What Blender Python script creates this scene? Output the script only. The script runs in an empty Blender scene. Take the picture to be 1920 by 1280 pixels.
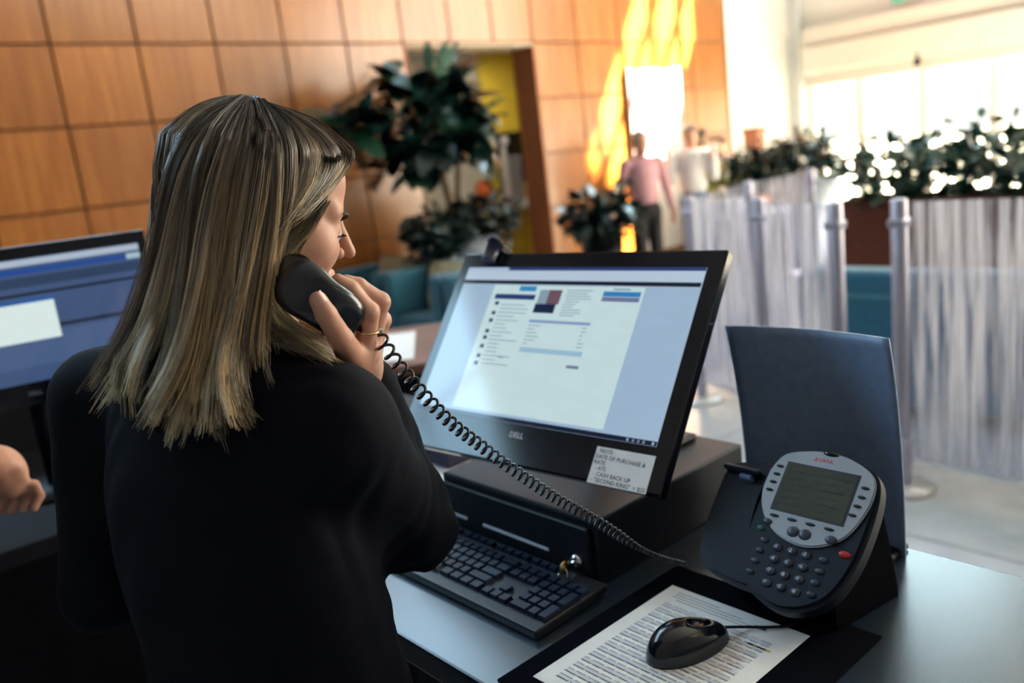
import bpy, bmesh, math, random
import numpy as np
from mathutils import Vector, Matrix
random.seed(7); rng = np.random.default_rng(7)
SC = bpy.context.scene; COL = SC.collection
# ------------------------------------------------------------------ camera, sky, lights, exposure
cam = bpy.data.cameras.new('camera'); cam.lens = 29.87; cam.sensor_width = 36; cam.clip_start = .05; cam.clip_end = 200
co = bpy.data.objects.new('camera', cam); COL.objects.link(co); SC.camera = co
_y, _p, _r = math.radians(40.3), math.radians(12.1), math.radians(6.8)
_f0 = Vector((math.sin(_y), math.cos(_y), 0)); _r0 = Vector((math.cos(_y), -math.sin(_y), 0)); _u0 = Vector((0, 0, 1))
_f = _f0*math.cos(_p)-_u0*math.sin(_p); _u1 = _u0*math.cos(_p)+_f0*math.sin(_p)
_R = _r0*math.cos(_r)-_u1*math.sin(_r); _U = _u1*math.cos(_r)+_r0*math.sin(_r)
co.matrix_world = Matrix(((_R.x, _U.x, -_f.x, 0), (_R.y, _U.y, -_f.y, 0), (_R.z, _U.z, -_f.z, 1.6), (0, 0, 0, 1)))
cam.dof.use_dof = True; cam.dof.focus_distance = .97; cam.dof.aperture_fstop = 2.8; cam.dof.aperture_blades = 7
SC.view_settings.view_transform = 'Standard'; SC.view_settings.look = 'None'; SC.view_settings.gamma = 1
SC.view_settings.use_curve_mapping = False; SC.view_settings.exposure = 0.0
wd = bpy.data.worlds.new('sky'); SC.world = wd; wd.use_nodes = True
wd.node_tree.nodes['Background'].inputs[0].default_value = (1, .965, .87, 1)
wd.node_tree.nodes['Background'].inputs[1].default_value = 1.9
def light(name, kind, loc, aim, energy, color, size=None):
    l = bpy.data.lights.new(name, kind); l.energy = energy; l.color = color
    if kind == 'AREA': l.shape = 'RECTANGLE'; l.size, l.size_y = size
    o = bpy.data.objects.new(name, l); COL.objects.link(o); o.location = loc
    o.rotation_euler = (Vector(aim)-Vector(loc)).to_track_quat('-Z', 'Y').to_euler()
    return o
SUN = Vector((-1, 1.5, -1.65)).normalized()
sun = light('sun', 'SUN', (14, -6, 14), Vector((14, -6, 14))+SUN, 185, (1, .87, .62)); sun.data.angle = .012
# daylight: two added lights for unseen glazing, right and rear, and the band of windows above the wood panelling
light('fill_entrance', 'AREA', (12.33, -2.7, 3.3), (0, -2.0, 2.4), 1500, (1, .95, .80), (7.8, 5.8))  # unseen source, added to light the foreground and the panel sheen
lc = light('fill_rear', 'AREA', (7.0, -6.9, 6.6), (6.2, 7, 3.6), 120, (1, .90, .70), (7, 3)); lc.data.spread = math.radians(75)  # unseen source, added to brighten the wood wall
light('daylight_window_band', 'AREA', (.1, 6.92, 5.38), (.1, 0, 5.38), 720, (.46, .76, 1), (12, 2.1))
# ------------------------------------------------------------------ helpers
def tag(o, label=None, cat=None, group=None, kind=None):
    for k, v in (('label', label), ('category', cat), ('group', group), ('kind', kind)):
        if v: o[k] = v
    return o
def thing(name, loc, label, cat, group=None):
    o = bpy.data.objects.new(name, None); COL.objects.link(o); o.location = loc; o.empty_display_size = .05
    return tag(o, label, cat, group)
def mesh_obj(name, V, Fc, mat, parent=None, smooth=False):
    m = bpy.data.meshes.new(name); m.from_pydata([tuple(map(float, v)) for v in V], [], [tuple(map(int, f)) for f in Fc]); m.update()
    if mat: m.materials.append(mat)
    if smooth: m.shade_smooth()
    o = bpy.data.objects.new(name, m); COL.objects.link(o)
    return put(o, parent)
def put(o, parent):
    """parent a mesh whose vertices are in world coordinates"""
    if parent is not None:
        o.parent = parent
        p = parent; loc = Vector((0, 0, 0))
        while p is not None:
            if p.type == 'EMPTY': loc = loc+p.location
            p = p.parent
        o.matrix_parent_inverse = Matrix.Translation(-loc)
        if parent.type == 'MESH': o.matrix_parent_inverse = Matrix()
    return o
def bm_obj(name, bm, mat, parent=None, smooth=False):
    m = bpy.data.meshes.new(name); bmesh.ops.recalc_face_normals(bm, faces=bm.faces); bm.to_mesh(m); bm.free()
    if mat: m.materials.append(mat)
    if smooth: m.shade_smooth()
    o = bpy.data.objects.new(name, m); COL.objects.link(o)
    return put(o, parent)
def frame(o=(0, 0, 0), x=(1, 0, 0), y=(0, 1, 0), z=(0, 0, 1)):
    return Matrix(((x[0], y[0], z[0], o[0]), (x[1], y[1], z[1], o[1]), (x[2], y[2], z[2], o[2]), (0, 0, 0, 1)))
def rotz(a, o=(0, 0, 0)): return Matrix.Translation(o) @ Matrix.Rotation(a, 4, 'Z')
def box(name, lo, hi, mat, parent=None, bev=0, seg=1, M=None, smooth=False):
    bm = bmesh.new(); bmesh.ops.create_cube(bm, size=1)
    for v in bm.verts: v.co = Vector([lo[i]+(hi[i]-lo[i])*(v.co[i]+.5) for i in range(3)])
    if bev: bmesh.ops.bevel(bm, geom=list(bm.edges), offset=bev, segments=seg, affect='EDGES', profile=.5)
    if M is not None: bm.transform(M)
    return bm_obj(name, bm, mat, parent, smooth)
def lathe(name, prof, mat, parent=None, c=(0, 0, 0), n=32, M=None, smooth=True):
    V = []; Fc = []; k = len(prof)
    for i in range(n):
        a = 2*math.pi*i/n
        for r, z in prof: V.append(Vector((c[0]+r*math.cos(a), c[1]+r*math.sin(a), c[2]+z)))
    for i in range(n):
        for j in range(k-1):
            a, b = i*k+j, ((i+1) % n)*k+j
            Fc.append((a, b, b+1, a+1))
    if M is not None: V = [M @ v for v in V]
    bm = bmesh.new(); vs = [bm.verts.new(v) for v in V]
    for f in Fc: bm.faces.new([vs[i] for i in f])
    bmesh.ops.remove_doubles(bm, verts=bm.verts, dist=1e-6)
    return bm_obj(name, bm, mat, parent, smooth)
def cr(P, t):
    """Catmull-Rom through points P at parameter t in [0, len-1]"""
    n = len(P)-1; i = min(int(t), n-1); u = t-i
    p0, p1, p2, p3 = P[max(i-1, 0)], P[i], P[i+1], P[min(i+2, n)]
    return .5*((2*p1)+(p2-p0)*u+(2*p0-5*p1+4*p2-p3)*u*u+(3*p1-p0-3*p2+p3)*u**3)
def resample(P, n):
    P = [np.array(p, float) for p in P]
    return np.array([cr(P, t) for t in np.linspace(0, len(P)-1, n)])
def tube(name, P, r, mat, parent=None, sides=8, smooth=True):
    P = np.array(P, float); n = len(P); R = np.full(n, r) if np.isscalar(r) else np.array(r)
    T = np.gradient(P, axis=0); T /= np.linalg.norm(T, axis=1)[:, None]
    up = np.array((0, 0, 1.)) if abs(T[0][2]) < .9 else np.array((1., 0, 0))
    V = []; N = np.cross(T[0], up)
    for i in range(n):
        N = N-T[i]*(N@T[i]); N /= np.linalg.norm(N); B = np.cross(T[i], N)
        for k in range(sides):
            a = 2*math.pi*k/sides; V.append(P[i]+R[i]*(math.cos(a)*N+math.sin(a)*B))
    Fc = [(i*sides+k, i*sides+(k+1) % sides, (i+1)*sides+(k+1) % sides, (i+1)*sides+k) for i in range(n-1) for k in range(sides)]
    Fc += [tuple(range(sides))[::-1], tuple((n-1)*sides+k for k in range(sides))]
    return mesh_obj(name, V, Fc, mat, parent, smooth)
def prism(name, pts, z0, z1, mat, parent=None, M=None, bev=0, seg=2, smooth=False):
    """outline pts (x, y) extruded z0..z1, then placed with M"""
    bm = bmesh.new(); vs = [bm.verts.new((x, y, z0)) for x, y in pts]; f = bm.faces.new(vs)
    r = bmesh.ops.extrude_face_region(bm, geom=[f]); nv = [g for g in r['geom'] if isinstance(g, bmesh.types.BMVert)]
    for v in nv: v.co.z = z1
    bmesh.ops.recalc_face_normals(bm, faces=bm.faces)
    if bev:
        e = [e for e in bm.edges if len(set(round(v.co.z, 6) for v in e.verts)) == 1]
        bmesh.ops.bevel(bm, geom=e, offset=bev, segments=seg, affect='EDGES')
    if M is not None: bm.transform(M)
    return bm_obj(name, bm, mat, parent, smooth)
def text(name, s, size, mat, parent, M, align='LEFT', ext=.0002):
    cu = bpy.data.curves.new(name, 'FONT'); cu.body = s; cu.size = size; cu.align_x = align; cu.align_y = 'CENTER'; cu.extrude = ext; cu.resolution_u = 2
    t = bpy.data.objects.new(name+'_src', cu); COL.objects.link(t)
    dg = bpy.context.evaluated_depsgraph_get(); me = bpy.data.meshes.new_from_object(t.evaluated_get(dg))
    bpy.data.objects.remove(t); bpy.data.curves.remove(cu)
    me.transform(M); me.materials.clear(); me.materials.append(mat)
    o = bpy.data.objects.new(name, me); COL.objects.link(o); tag(o, kind='stuff')
    return put(o, parent)
# ------------------------------------------------------------------ materials
MATS = {}
def mat(name, col, rough=.5, metal=0, spec=.5, var=.12, scale=20, bump=0, emit=None, es=1, coat=0, stretch=None, col2=None, trans=0, sheen=0, aniso=0):
    if name in MATS: return MATS[name]
    m = bpy.data.materials.new(name); m.use_nodes = True; nt = m.node_tree; b = nt.nodes['Principled BSDF']; MATS[name] = m
    b.inputs['Roughness'].default_value = rough; b.inputs['Metallic'].default_value = metal
    b.inputs['Specular IOR Level'].default_value = spec; b.inputs['Coat Weight'].default_value = coat
    b.inputs['Coat Roughness'].default_value = .06
    b.inputs['Sheen Weight'].default_value = sheen; b.inputs['Anisotropic'].default_value = aniso
    if trans: b.inputs['Transmission Weight'].default_value = trans
    tc = nt.nodes.new('ShaderNodeTexCoord'); mp = nt.nodes.new('ShaderNodeMapping')
    nt.links.new(tc.outputs['Object'], mp.inputs[0])
    if stretch: mp.inputs['Scale'].default_value = stretch
    nz = nt.nodes.new('ShaderNodeTexNoise'); nz.inputs['Scale'].default_value = scale; nz.inputs['Detail'].default_value = 5
    nt.links.new(mp.outputs[0], nz.inputs[0])
    rp = nt.nodes.new('ShaderNodeValToRGB'); nt.links.new(nz.outputs[0], rp.inputs[0])
    c1 = [max(0, c*(1-var)) for c in col[:3]]; c2 = list(col2[:3]) if col2 else [min(1, c*(1+var)) for c in col[:3]]
    rp.color_ramp.elements[0].position = .3; rp.color_ramp.elements[1].position = .7
    rp.color_ramp.elements[0].color = (*c1, 1); rp.color_ramp.elements[1].color = (*c2, 1)
    nt.links.new(rp.outputs[0], b.inputs['Base Color'])
    if bump:
        bp = nt.nodes.new('ShaderNodeBump'); bp.inputs['Strength'].default_value = bump; bp.inputs['Distance'].default_value = .002
        nt.links.new(nz.outputs[0], bp.inputs['Height']); nt.links.new(bp.outputs[0], b.inputs['Normal'])
    if emit:
        b.inputs['Emission Color'].default_value = (*emit, 1); b.inputs['Emission Strength'].default_value = es
    return m
def glass_mat(name, tint=(.96, .99, 1), refl=.08):
    if name in MATS: return MATS[name]
    m = bpy.data.materials.new(name); m.use_nodes = True; nt = m.node_tree; nt.nodes.clear(); MATS[name] = m
    out = nt.nodes.new('ShaderNodeOutputMaterial'); mx = nt.nodes.new('ShaderNodeMixShader'); tr = nt.nodes.new('ShaderNodeBsdfTransparent')
    gl = nt.nodes.new('ShaderNodeBsdfGlossy'); gl.inputs['Roughness'].default_value = .02; tr.inputs[0].default_value = (*tint, 1)
    nz = nt.nodes.new('ShaderNodeTexNoise'); nz.inputs['Scale'].default_value = 3
    mm = nt.nodes.new('ShaderNodeMath'); mm.operation = 'MULTIPLY'; mm.inputs[1].default_value = refl*2
    nt.links.new(nz.outputs[0], mm.inputs[0]); nt.links.new(mm.outputs[0], mx.inputs[0])
    nt.links.new(tr.outputs[0], mx.inputs[1]); nt.links.new(gl.outputs[0], mx.inputs[2]); nt.links.new(mx.outputs[0], out.inputs[0])
    return m
def wood_mat(name, c1, c2, rough=.35, axis='z', sc=1.0, coat=0):
    if name in MATS: return MATS[name]
    m = bpy.data.materials.new(name); m.use_nodes = True; nt = m.node_tree; b = nt.nodes['Principled BSDF']; MATS[name] = m
    b.inputs['Roughness'].default_value = rough; b.inputs['Coat Weight'].default_value = coat; b.inputs['Coat Roughness'].default_value = .2; b.inputs['Specular IOR Level'].default_value = .2
    tc = nt.nodes.new('ShaderNodeTexCoord'); oi = nt.nodes.new('ShaderNodeObjectInfo')
    ad = nt.nodes.new('ShaderNodeVectorMath'); ad.operation = 'ADD'; ml = nt.nodes.new('ShaderNodeVectorMath'); ml.operation = 'SCALE'; ml.inputs['Scale'].default_value = 7
    nt.links.new(oi.outputs['Random'], ml.inputs[0]); nt.links.new(tc.outputs['Object'], ad.inputs[0]); nt.links.new(ml.outputs[0], ad.inputs[1])
    mp = nt.nodes.new('ShaderNodeMapping'); nt.links.new(ad.outputs[0], mp.inputs[0])
    mp.inputs['Scale'].default_value = {'z': (14*sc, 14*sc, .7*sc), 'x': (.7*sc, 14*sc, 14*sc), 'y': (14*sc, .7*sc, 14*sc)}[axis]
    nz = nt.nodes.new('ShaderNodeTexNoise'); nz.inputs['Scale'].default_value = 1.6; nz.inputs['Detail'].default_value = 8; nz.inputs['Distortion'].default_value = .6
    nt.links.new(mp.outputs[0], nz.inputs[0])
    rp = nt.nodes.new('ShaderNodeValToRGB'); nt.links.new(nz.outputs[0], rp.inputs[0])
    rp.color_ramp.elements[0].position = .32; rp.color_ramp.elements[0].color = (*c1, 1); rp.color_ramp.elements[1].position = .7; rp.color_ramp.elements[1].color = (*c2, 1)
    hs = nt.nodes.new('ShaderNodeHueSaturation'); vr = nt.nodes.new('ShaderNodeMapRange'); vr.inputs[3].default_value = .86; vr.inputs[4].default_value = 1.14
    nt.links.new(oi.outputs['Random'], vr.inputs[0]); nt.links.new(vr.outputs[0], hs.inputs['Value']); nt.links.new(rp.outputs[0], hs.inputs['Color'])
    nt.links.new(hs.outputs[0], b.inputs['Base Color'])
    return m
def lamp_mat(name, col, s):
    """something that gives off light: a screen, a lamp, or a logo made to glow"""
    if name in MATS: return MATS[name]
    m = bpy.data.materials.new(name); m.use_nodes = True; nt = m.node_tree; b = nt.nodes['Principled BSDF']; MATS[name] = m
    b.inputs['Base Color'].default_value = (.01, .01, .012, 1); b.inputs['Roughness'].default_value = .07
    nz = nt.nodes.new('ShaderNodeTexNoise'); nz.inputs['Scale'].default_value = 9
    mr = nt.nodes.new('ShaderNodeMapRange'); mr.inputs[3].default_value = s*.95; mr.inputs[4].default_value = s*1.05
    nt.links.new(nz.outputs[0], mr.inputs[0]); nt.links.new(mr.outputs[0], b.inputs['Emission Strength'])
    b.inputs['Emission Color'].default_value = (*col, 1)
    return m
black = mat('black_plastic', (.0025, .0035, .007), .45, spec=.22, var=.2, scale=60, bump=.05)
blackg = mat('black_gloss_plastic', (.004, .005, .010), .10, spec=.5, var=.2)
blackm = mat('black_matte', (.0022, .003, .006), .9, spec=.03, var=.2, scale=80)
steel = mat('brushed_steel', (.55, .57, .62), .28, metal=1, var=.08, scale=40)
white = mat('white_paint', (.80, .78, .74), .6, var=.03)
paper = mat('white_paper', (.90, .89, .87), .7, var=.02, scale=30)
ink = mat('printed_ink', (.16, .17, .21), .7, var=.2)
inkd = mat('dark_ink', (.03, .03, .07), .7, var=.2)
chrome = mat('chrome', (.75, .76, .8), .12, metal=1, var=.05)
brass = mat('brass', (.75, .5, .18), .22, metal=1, var=.05)
# ------------------------------------------------------------------ signed distance modelling (bodies)
def smin(a, b, k):
    h = np.clip(.5+.5*(b-a)/k, 0, 1)
    return b*(1-h)+a*h-k*h*(1-h)
def smax(a, b, k): return -smin(-a, -b, k)
def s_ell(P, c, r):
    q = (P-np.array(c, np.float32))/np.array(r, np.float32)
    k0 = np.sqrt((q*q).sum(-1)); q2 = q/np.array(r, np.float32)
    k1 = np.sqrt((q2*q2).sum(-1))+1e-9
    return k0*(k0-1)/k1
def s_sph(P, c, r): return np.sqrt(((P-np.array(c, np.float32))**2).sum(-1))-r
def s_cone(P, a, b, ra, rb):
    a = np.array(a, np.float32); b = np.array(b, np.float32); ba = b-a
    h = np.clip(((P-a)@ba)/(ba@ba), 0, 1)
    d = P-a-h[..., None]*ba
    return np.sqrt((d*d).sum(-1))-(ra+(rb-ra)*h)
def surface_nets(fn, lo, hi, h):
    lo = np.array(lo, float); n = np.ceil((np.array(hi)-lo)/h).astype(int)+1
    ax = [lo[i]+h*np.arange(n[i]) for i in range(3)]
    P = np.stack(np.meshgrid(*ax, indexing='ij'), -1).astype(np.float32)
    V = fn(P).astype(np.float32); S = V < 0
    cnt = np.zeros(n-1, np.float32); acc = np.zeros((*(n-1), 3), np.float32)
    def sl(o): return tuple(slice(o[i], n[i]-1+o[i]) for i in range(3))
    for a in range(3):
        for o1 in (0, 1):
            for o2 in (0, 1):
                o = [0, 0, 0]; b, c = [(1, 2), (0, 2), (0, 1)][a]; o[b] = o1; o[c] = o2
                e = list(o); e[a] = 1
                v0 = V[sl(o)]; v1 = V[sl(e)]; m = (v0 < 0) != (v1 < 0)
                t = np.where(m, v0/np.where(m, v0-v1, 1), 0)
                cnt += m; 
                for k in range(3):
                    acc[..., k] += np.where(m, (o[k] if k != a else t), 0)
    act = cnt > 0; idx = -np.ones(n-1, np.int64); I = np.argwhere(act); idx[act] = np.arange(len(I))
    verts = lo+h*(I+acc[act]/cnt[act][:, None])
    quads = []
    for a in range(3):
        b, c = [(1, 2), (2, 0), (0, 1)][a]
        s0 = [slice(None)]*3; s1 = [slice(None)]*3; s0[a] = slice(0, -1); s1[a] = slice(1, None)
        A = S[tuple(s0)]; B = S[tuple(s1)]
        E = np.argwhere(A != B); E = E[(E[:, b] > 0) & (E[:, c] > 0) & (E[:, b] < n[b]-1) & (E[:, c] < n[c]-1)]
        if not len(E): continue
        ins = A[tuple(E.T)]
        def cell(db, dc):
            q = E.copy(); q[:, b] += db; q[:, c] += dc; return idx[tuple(q.T)]
        q = np.stack([cell(-1, -1), cell(0, -1), cell(0, 0), cell(-1, 0)], 1)
        q[~ins] = q[~ins][:, ::-1]; quads.append(q)
    return verts, np.concatenate(quads)
# head frame of the woman on the phone: origin between the ears, F forward, S to her right, U up
HC = np.array((0.4289, 0.9260, 1.5780)); HF = np.array((0.9482, -0.1843, -0.2588)); HS = np.array((-0.1908, -0.9816, 0.0000)); HU = np.array((0.2541, -0.0494, 0.9659))
def to_head(P): 
    q = P-HC.astype(np.float32); return np.stack([q@HF.astype(np.float32), q@HS.astype(np.float32), q@HU.astype(np.float32)], -1)
def head_local(L):
    M = L.copy(); M[..., 1] = np.abs(M[..., 1])              # left-right symmetric
    d = s_ell(M, (-.006, 0, .028), (.092, .073, .086))
    d = smin(d, s_ell(M, (.03, 0, -.035), (.062, .058, .082)), .03)
    d = smin(d, s_ell(M, (.048, 0, .038), (.051, .056, .046)), .02)         # forehead
    d = smin(d, s_cone(M, (.0, .052, -.05), (.062, .018, -.106), .02, .016), .025)
    d = smin(d, s_sph(M, (.074, 0, -.108), .018), .018)
    d = smin(d, s_ell(M, (.058, .036, -.036), (.03, .026, .028)), .02)      # cheek
    d = smin(d, s_cone(M, (.087, .004, .007), (.076, .042, .005), .011, .01), .014)   # brow
    d = smin(d, s_cone(M, (.0945, 0, .000), (.1155, 0, -.037), .0062, .0078), .010)     # nose
    d = smin(d, s_sph(M, (.0985, .010, -.040), .0075), .006)
    d = smax(d, -s_ell(M, (.098, .031, -.018), (.016, .018, .010)), .008)   # eye socket
    d = smin(d, s_ell(M, (.0765, .031, -.015), (.0150, .0165, .0130)), .005)           # lids
    d = smin(d, s_cone(M, (.0935, 0, -.066), (.085, .020, -.071), .0070, .0040), .005)
    d = smin(d, s_cone(M, (.0915, 0, -.077), (.084, .017, -.074), .0075, .0040), .005)
    d = smax(d, -s_cone(M, (.101, 0, -.0715), (.090, .022, -.0725), .0016, .0010), .003)
    e = s_ell(M, (-.008, .074, -.012), (.018, .008, .031))
    d = smin(d, e, .006)
    d = smin(d, s_cone(M, (-.025, 0, -.05), (-.05, 0, -.20), .052, .054), .03)
    return d
# torso frame: T faces forward, S right
TN = np.array((.376, .9456, 1.4234)); SR = np.array((0.4036, 0.7748, 1.3522)); SL = np.array((.2773, 1.1213, 1.3689))
ELR = np.array((.5359, .8704, 1.1613)); WRR = np.array((0.4864, 0.8414, 1.3620)); ELL = np.array((.235, 1.155, 1.115)); WRL = np.array((.47, 1.20, 1.06))
_s = SR-SL; _s[2] = 0; TS = _s/np.linalg.norm(_s); TF = np.array((-TS[1], TS[0], 0.))
def to_torso(P):
    q = P-np.array((.35, .93, 0), np.float32); return np.stack([q@TF.astype(np.float32), q@TS.astype(np.float32), q[..., 2]], -1)
def sweater_sdf(P):
    T = to_torso(P)
    d = s_ell(T, (-.01, 0, 1.24), (.115, .165, .20))
    d = smin(d, s_ell(T, (.005, 0, 1.06), (.115, .160, .20)), .08)
    d = smin(d, s_ell(T, (.0, 0, .92), (.130, .178, .16)), .08)
    a = np.array((.36, .95, 1.41))
    d = smin(d, s_cone(P, a, SR+np.array((0, 0, -.005)), .058, .055), .05)
    d = smin(d, s_cone(P, a, SL+np.array((0, 0, -.005)), .058, .055), .05)
    d = smin(d, s_cone(P, SR, ELR, .060, .052), .035)
    arm = s_cone(P, ELR, WRR, .053, .036)
    d = smin(d, arm, .022)
    d = smin(d, s_cone(P, SL, ELL, .060, .052), .03)
    d = smin(d, s_cone(P, ELL, WRL, .050, .036), .02)
    # cloth folds
    x, y, z = P[..., 0], P[..., 1], P[..., 2]
    f = np.sin(38*z+9*np.sin(21*x+14*y))*np.sin(17*(x-y)+6*z)
    g = np.sin(70*(z-.6*x)+5*np.sin(30*y))*np.exp(-((P-ELR.astype(np.float32))**2).sum(-1)/.016)
    d = d+.0028*f*.6+.0035*g
    # open neckline and cuff
    d = smax(d, -s_cone(P, (.365, .93, 1.40), (.41, .915, 1.52), .062, .075), .012)
    return d
# ------------------------------------------------------------------ room shell
WOOD = wood_mat('orange_veneer', (.26, .076, .009), (.38, .135, .021), .36, coat=1)
JAMB = wood_mat('dark_veneer', (.17, .05, .016), (.26, .085, .025), .4)
groove = mat('groove_shadow_gap', (.10, .035, .012), .8)
def struct(o): o['kind'] = 'structure'; return o
floor_m = mat('floor_stone', (.50, .49, .48), .28, var=.10, scale=3, bump=.02)
tile_m = mat('floor_tile_stone', (.68, .665, .63), .24, var=.10, scale=6)
fl = struct(box('floor', (-6, -7, -.2), (12.6, 9.4, -.006), floor_m))
for i in range(7):
    for j in range(7):
        x0 = 2.16+.905*i; y0 = -1.0+.905*j
        box('floor_tile', (x0+.004, y0+.004, -.006), (x0+.901, y0+.901, 0), tile_m, fl, .002)
# wood wall: a substrate with separate veneer panels, doorway X 5.02..6.74 up to 2.78
wb = struct(box('wall_back', (-1.2, 7.03, 0), (5.02, 7.33, 10.4), groove))
wb2 = struct(box('wall_back_right', (6.74, 7.03, 0), (10.32, 7.33, 10.4), groove))
wb3 = struct(box('wall_back_lintel', (5.02, 7.03, 2.78), (6.74, 7.33, 10.4), groove))
colsL = [1.90+.622*k for k in range(-5, 5)]+[5.02]
rows = [.0, .4, 1.0, 1.6, 2.2, 2.79, 3.39, 3.99, 4.25]
def panels(xs, zs, parent):
    for a, b in zip(xs[:-1], xs[1:]):
        for c, d in zip(zs[:-1], zs[1:]):
            box('veneer_panel', (a+.009, 7.0, c+.009), (b-.009, 7.03, d-.009), WOOD, parent, .003)
panels(colsL, rows, wb)
panels([5.02, 5.6, 6.17, 6.74], rows[5:], wb3)
panels([6.74, 7.43, 8.14, 8.85, 9.56, 10.32], rows, wb2)
struct(box('trim_1', (6.715, 6.995, 0), (6.745, 7.34, 2.785), JAMB, bev=.002))
struct(box('trim_2', (5.015, 6.995, 0), (5.045, 7.34, 2.785), JAMB, bev=.002))
struct(box('trim_3', (5.045, 6.995, 2.755), (6.715, 7.34, 2.785), mat('lintel_paint', (.42, .33, .24), .6)))
# white wall and corner column beyond the wood
struct(box('wall_white', (10.32, 6.98, 0), (11.86, 7.33, 10.4), white))
struct(box('wall_column', (11.86, 6.8, 0), (12.3, 7.33, 10.4), mat('column_grey', (.62, .65, .66), .5, var=.04)))
# room behind the doorway
yel = mat('yellow_paint', (.78, .56, .05), .5, var=.06, scale=4)
struct(box('wall_alcove', (4.6, 9.05, 0), (9.4, 9.2, 3.3), mat('alcove_cream', (.60, .55, .45), .6, var=.05)))
struct(box('wall_alcove_yellow', (7.62, 8.99, 0), (9.3, 9.05, 3.3), yel))
struct(box('wall_alcove_left', (4.5, 7.33, 0), (4.6, 9.2, 3.3), white))
struct(box('wall_alcove_right', (9.3, 7.33, 0), (9.4, 9.0, 3.3), yel))
struct(box('ceiling_alcove', (4.5, 7.33, 3.0), (9.4, 9.2, 3.3), white))
# entrance wall X = 12: glazed doors in view, solid above with a clerestory grid, unseen tall glazing added to the right
frm = mat('door_frame_paint', (.72, .69, .62), .45, var=.04)
gl = glass_mat('window_glass')
we = struct(box('wall_entrance', (12.0, 1.2, 2.9), (12.3, 3.75, 6.35), white))
struct(box('wall_entrance_left', (12.0, 3.75, 2.9), (12.3, 6.8, 5.0), white))
struct(box('wall_entrance_top', (12.0, -7, 9.55), (12.3, 6.8, 10.4), white))
struct(box('wall_entrance_pier', (12.0, 3.75, 7.8), (12.3, 6.8, 9.55), white))
struct(box('wall_entrance_post', (12.0, 3.65, 6.35), (12.3, 3.95, 7.8), white))
struct(box('wall_entrance_pier_right', (12.0, -7, 6.35), (12.3, -.3, 9.55), white))
struct(box('trim_4', (11.80, -.1, 2.66), (12.3, 6.72, 2.9), frm, bev=.01))
struct(box('trim_5', (11.72, -.1, 2.30), (12.3, 6.70, 2.64), frm, bev=.01))
struct(box('trim_6', (11.86, -.1, 2.09), (12.2, 6.72, 2.28), mat('door_header', (.60, .58, .52), .4, var=.04), bev=.01))
ys = [6.73, 5.98, 5.11, 4.23, 3.4, 2.5, 1.6, .7, -.1]
for k, (a, b) in enumerate(zip(ys[:-1], ys[1:])):
    w = struct(box('window_%d' % (k+1), (12.04, b+.03, .04), (12.16, b+.075, 2.09), frm))
    box('mullion', (12.04, a-.03, .04), (12.16, a+.028, 2.09), frm, w)
    box('window_rail', (12.05, b+.075, 1.215), (12.15, a-.03, 1.255), frm, w)
    box('window_sill', (12.04, b+.03, 0), (12.2, a-.03, .10), frm, w)
    box('window_pane', (12.09, b+.075, .10), (12.10, a-.03, 1.215), gl, w)
    box('window_pane', (12.09, b+.075, 1.255), (12.10, a-.03, 2.09), gl, w)
# clerestory: bars that let the sun through as slanting patches
cw = struct(box('window_20', (12.0, -.3, 6.35), (12.06, 3.75, 6.75), frm))
for y in (.47, 1.27, 2.11, 2.945, 3.6): box('mullion', (12.0, y-.05-(0 if y < 3.5 else .1), 6.75), (12.06, y+.05+(0 if y < 3.5 else .1), 9.55), frm, cw)
for z in (7.55, 8.45, 9.4): box('window_rail', (12.0, -.3, z-.06-(0 if z < 9 else .05)), (12.06, 3.75, z+.06+(0 if z < 9 else .1)), frm, cw)
# frames added round the two fill lights: unseen glazing beside the doors and at the rear
tg = struct(box('window_30', (12.04, -6.6, 6.2), (12.16, 1.2, 6.35), frm))
box('mullion', (12.04, 1.12, 2.9), (12.16, 1.2, 6.2), frm, tg)
for y in (-6.57, -4.95, -3.35, -1.75, -.16): box('mullion', (12.04, y-.03, .05), (12.16, y+.03, 6.2), frm, tg)
box('window_rail', (12.04, -6.6, 2.05), (12.16, -.1, 2.11), frm, tg); box('window_sill', (12.04, -6.6, 0), (12.2, -.1, .08), frm, tg)
rg = struct(box('window_31', (3.4, -7.0, 8.1), (10.6, -6.85, 8.2), frm)); box('window_sill', (3.4, -7.0, 5.0), (10.6, -6.85, 5.1), frm, rg)
for x in (3.45, 7.0, 10.55): box('mullion', (x-.03, -6.99, 5.1), (x+.03, -6.93, 8.1), frm, rg)
# outside: pale paving seen through the glass, unseen canopy added to block the sun
struct(box('ground_outside', (12.6, -30, -.25), (60, 40, -.05), mat('outside_paving', (.60, .58, .54), .8, var=.08, scale=1)))
struct(box('sun_block_canopy', (12.35, -4.5, 2.75), (14.4, 8.5, 2.95), white))
# remaining walls and ceiling of the lobby
struct(box('wall_side', (12.0, -7, 0), (12.3, -6.6, 6.35), white))
struct(box('wall_rear', (-6, -7.2, 0), (12.3, -7, 10.4), mat('rear_wall', (.13, .13, .14), .7, var=.05)))
struct(box('wall_left', (-6.2, -7, 0), (-6, 7.3, 10.4), MATS['rear_wall']))
struct(box('wall_back_left', (-6, 7.03, 0), (-1.2, 7.33, 10.4), MATS['rear_wall']))
struct(box('ceiling', (-6, -7.2, 10.4), (12.3, 7.4, 10.6), mat('ceiling_paint', (.28, .28, .29), .8, var=.03)))
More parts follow.
